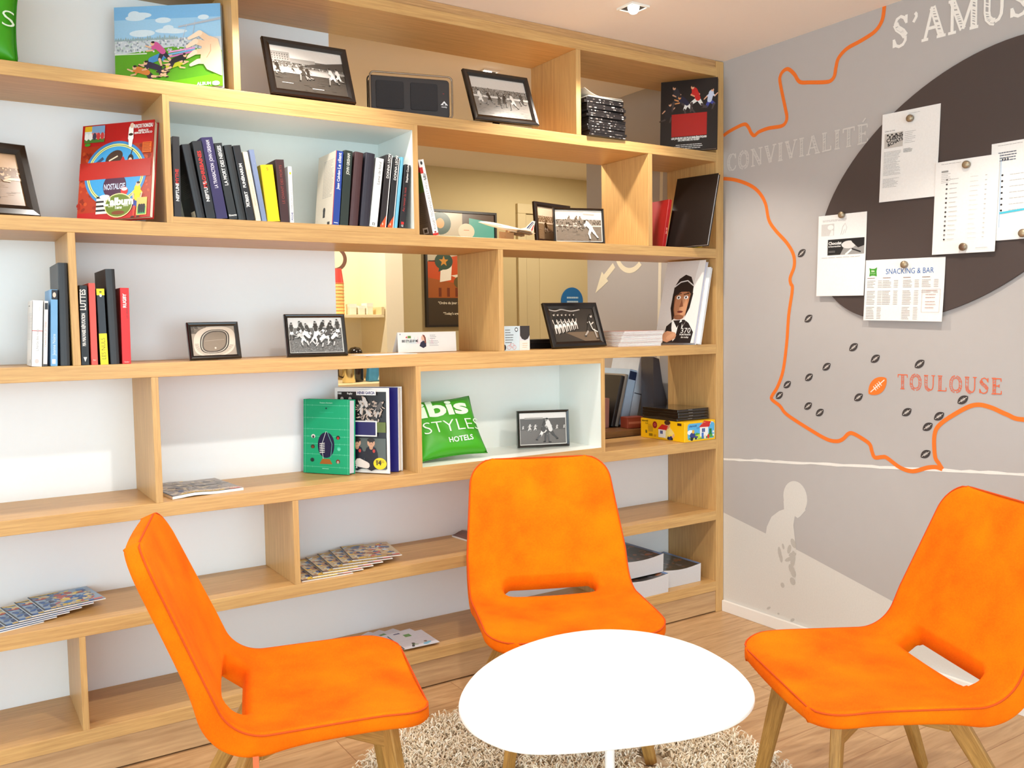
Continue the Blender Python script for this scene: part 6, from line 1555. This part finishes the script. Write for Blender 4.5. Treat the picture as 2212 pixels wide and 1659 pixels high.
for s_, u_, v_ in (('"Ordre du jour : r\u00e9unions', .15, .185), ('et expresso"', .5, .14), ('"Today\'s agenda: meetings', .22, .09), ('and coffee"', .6, .045)):
    A.text(s_, w * u_, h * v_, .0165, (232, 222, 200), bold=.02)
A.build('poster_print', ps)
bs_ = empty('blue_sign', (1.205, 2.672, 1.42), label='round blue sign on the door in the room behind', cat='sign')
b = MB(); b.prism([(.1 * math.cos(2 * PI * i / 40), .1 * math.sin(2 * PI * i / 40)) for i in range(40)], -.006, .002, plain((30, 104, 170), .4), 'y'); b.build('disc', bs_); A = Art((0, -.006, 0)); A.lines(-.05, .03, .06, 3, .03, .012, (180, 206, 226), random.Random(5)); A.build('sign_print', bs_)
A = Art((0, 2.3595, 0), rough=.7); A.ring(-.795, 1.655, .062, .085, (104, 70, 58), sy=.9); A.build('ring_print', wall_alcove)
sh = empty('wall_shelf', (-1.05, 2.06, 1.3), label='short pale shelf holding cups in the coffee corner', cat='shelf')
b = MB(); b.box(-.45, .415, -.05, .29, 0, .018, plain((244, 226, 184), .5)); b.build('board', sh, bevel=.002); b = MB(); b.box(.398, .415, -.05, .29, .0185, .06, plain((236, 214, 166), .5)); b.build('end_cheek', sh)
zz = 1.3186
for k in range(10):
    r = empty('paper_cup', (-.882, 2.1, zz), label='cup nested in the tall upside-down stack on the coffee-corner shelf' if k < 9 else 'red cup crowning the stack in the coffee corner', cat='cup', group='stack of paper cups')
    cm = plain((240, 214, 130), .5) if k < 9 else plain((226, 66, 56), .45)
    b = MB(); b.lathe([(.0375, 0), (.0385, .0), (.0385, .0186), (.0375, .0186), (.0375, 0)] if k < 9 else [(.0385, 0), (.0385, .003), (.028, .085), (.026, .087)], cm, n=24, cap=(k == 9)); b.build('cup_wall', r, smooth=False)
    b = MB(); b.lathe([(.0385, .0015), (.0402, .004), (.0385, .0065), (.0385, .0015)], plain((232, 130, 70), .5), n=24, cap=False); b.build('cup_rim', r)
    zz += .0192
for k, (x, hh, lab) in enumerate(((-.80, .06, 'small white carton next to the cup stack'), (-.748, .05, 'small cream tin next to the cup stack'), (-.70, .065, 'white carton at the end of the coffee-corner shelf'))):
    r = empty('carton', (x, 2.1, 1.3186), (0, 0, .06 * k), lab, 'box'); b = MB(); b.box(-.02, .02, -.03, .03, 0, hh, plain((246, 238, 220), .5)); b.build('carton_body', r, bevel=.003); b = MB(); b.box(-.0205, .0205, -.0305, .0305, hh * .7, hh + .0008, plain((250, 246, 236), .5)); b.build('carton_lid', r)
ct_ = empty('coffee_counter', (-1.4, 2.02, 0), label='coffee counter in the room behind', cat='counter')
b = MB(); b.box(-1.4, .765, -.28, .33, .917, .945, plain((246, 226, 180), .4)); b.build('worktop', ct_, bevel=.002); b = MB(); b.box(-1.39, .76, -.25, .33, .1, .9165, plain((150, 112, 66), .5)); b.build('cabinet', ct_); b = MB(); b.box(-1.38, .75, -.2, .33, 0, .0995, plain((60, 46, 36), .6)); b.build('kickboard', ct_)
pt_ = empty('metal_jug', (-.925, 1.86, .9455), label='shiny metal jug on the coffee counter', cat='jug')
b = MB(); b.lathe([(.034, 0), (.036, .004), (.034, .09), (.03, .12), (.031, .126)], plain((214, 196, 150), .18, metal=.9), n=28); b.build('jug_body', pt_, smooth=True); b = MB(); b.tube([(-.034, 0, .1), (-.06, 0, .09), (-.06, 0, .04), (-.036, 0, .03)], .005, plain((60, 46, 36), .4)); b.build('jug_handle', pt_, smooth=True)
kt = empty('coffee_pot', (-.855, 1.93, .9455), label='black domed coffee pot on the coffee counter', cat='coffee pot')
b = MB(); b.lathe([(.04, 0), (.044, .01), (.046, .09), (.042, .15)], plain((40, 26, 22), .2, coat=.4), n=28); b.build('pot_body', kt, smooth=True); b = MB(); b.lathe([(.043, .1505), (.04, .17), (.026, .188), (.0, .194)], plain((26, 20, 20), .15, coat=.5), n=28, cap=False); b.build('pot_lid', kt, smooth=True)
bg_ = empty('blue_packet', (-.75, 1.88, .9455), label='blue and white packet on the coffee counter', cat='packet')
b = MB(); bl = plain((70, 140, 180), .35, vary=.3, scale=30); b.add([(-.06, -.03, 0), (.06, -.03, 0), (.06, .03, 0), (-.06, .03, 0), (-.055, -.022, .09), (.05, -.024, .1), (.052, .02, .1), (-.05, .022, .095)], [(3, 2, 1, 0), (4, 5, 6, 7), (0, 1, 5, 4), (1, 2, 6, 5), (2, 3, 7, 6), (3, 0, 4, 7)], bl); b.build('packet_body', bg_, bevel=.008, seg=3); A = Art((-.06, -.031, 0)); A.poly([(.05, .01), (.11, .005), (.11, .06), (.07, .07)], (206, 224, 226)); A.build('packet_print', bg_)
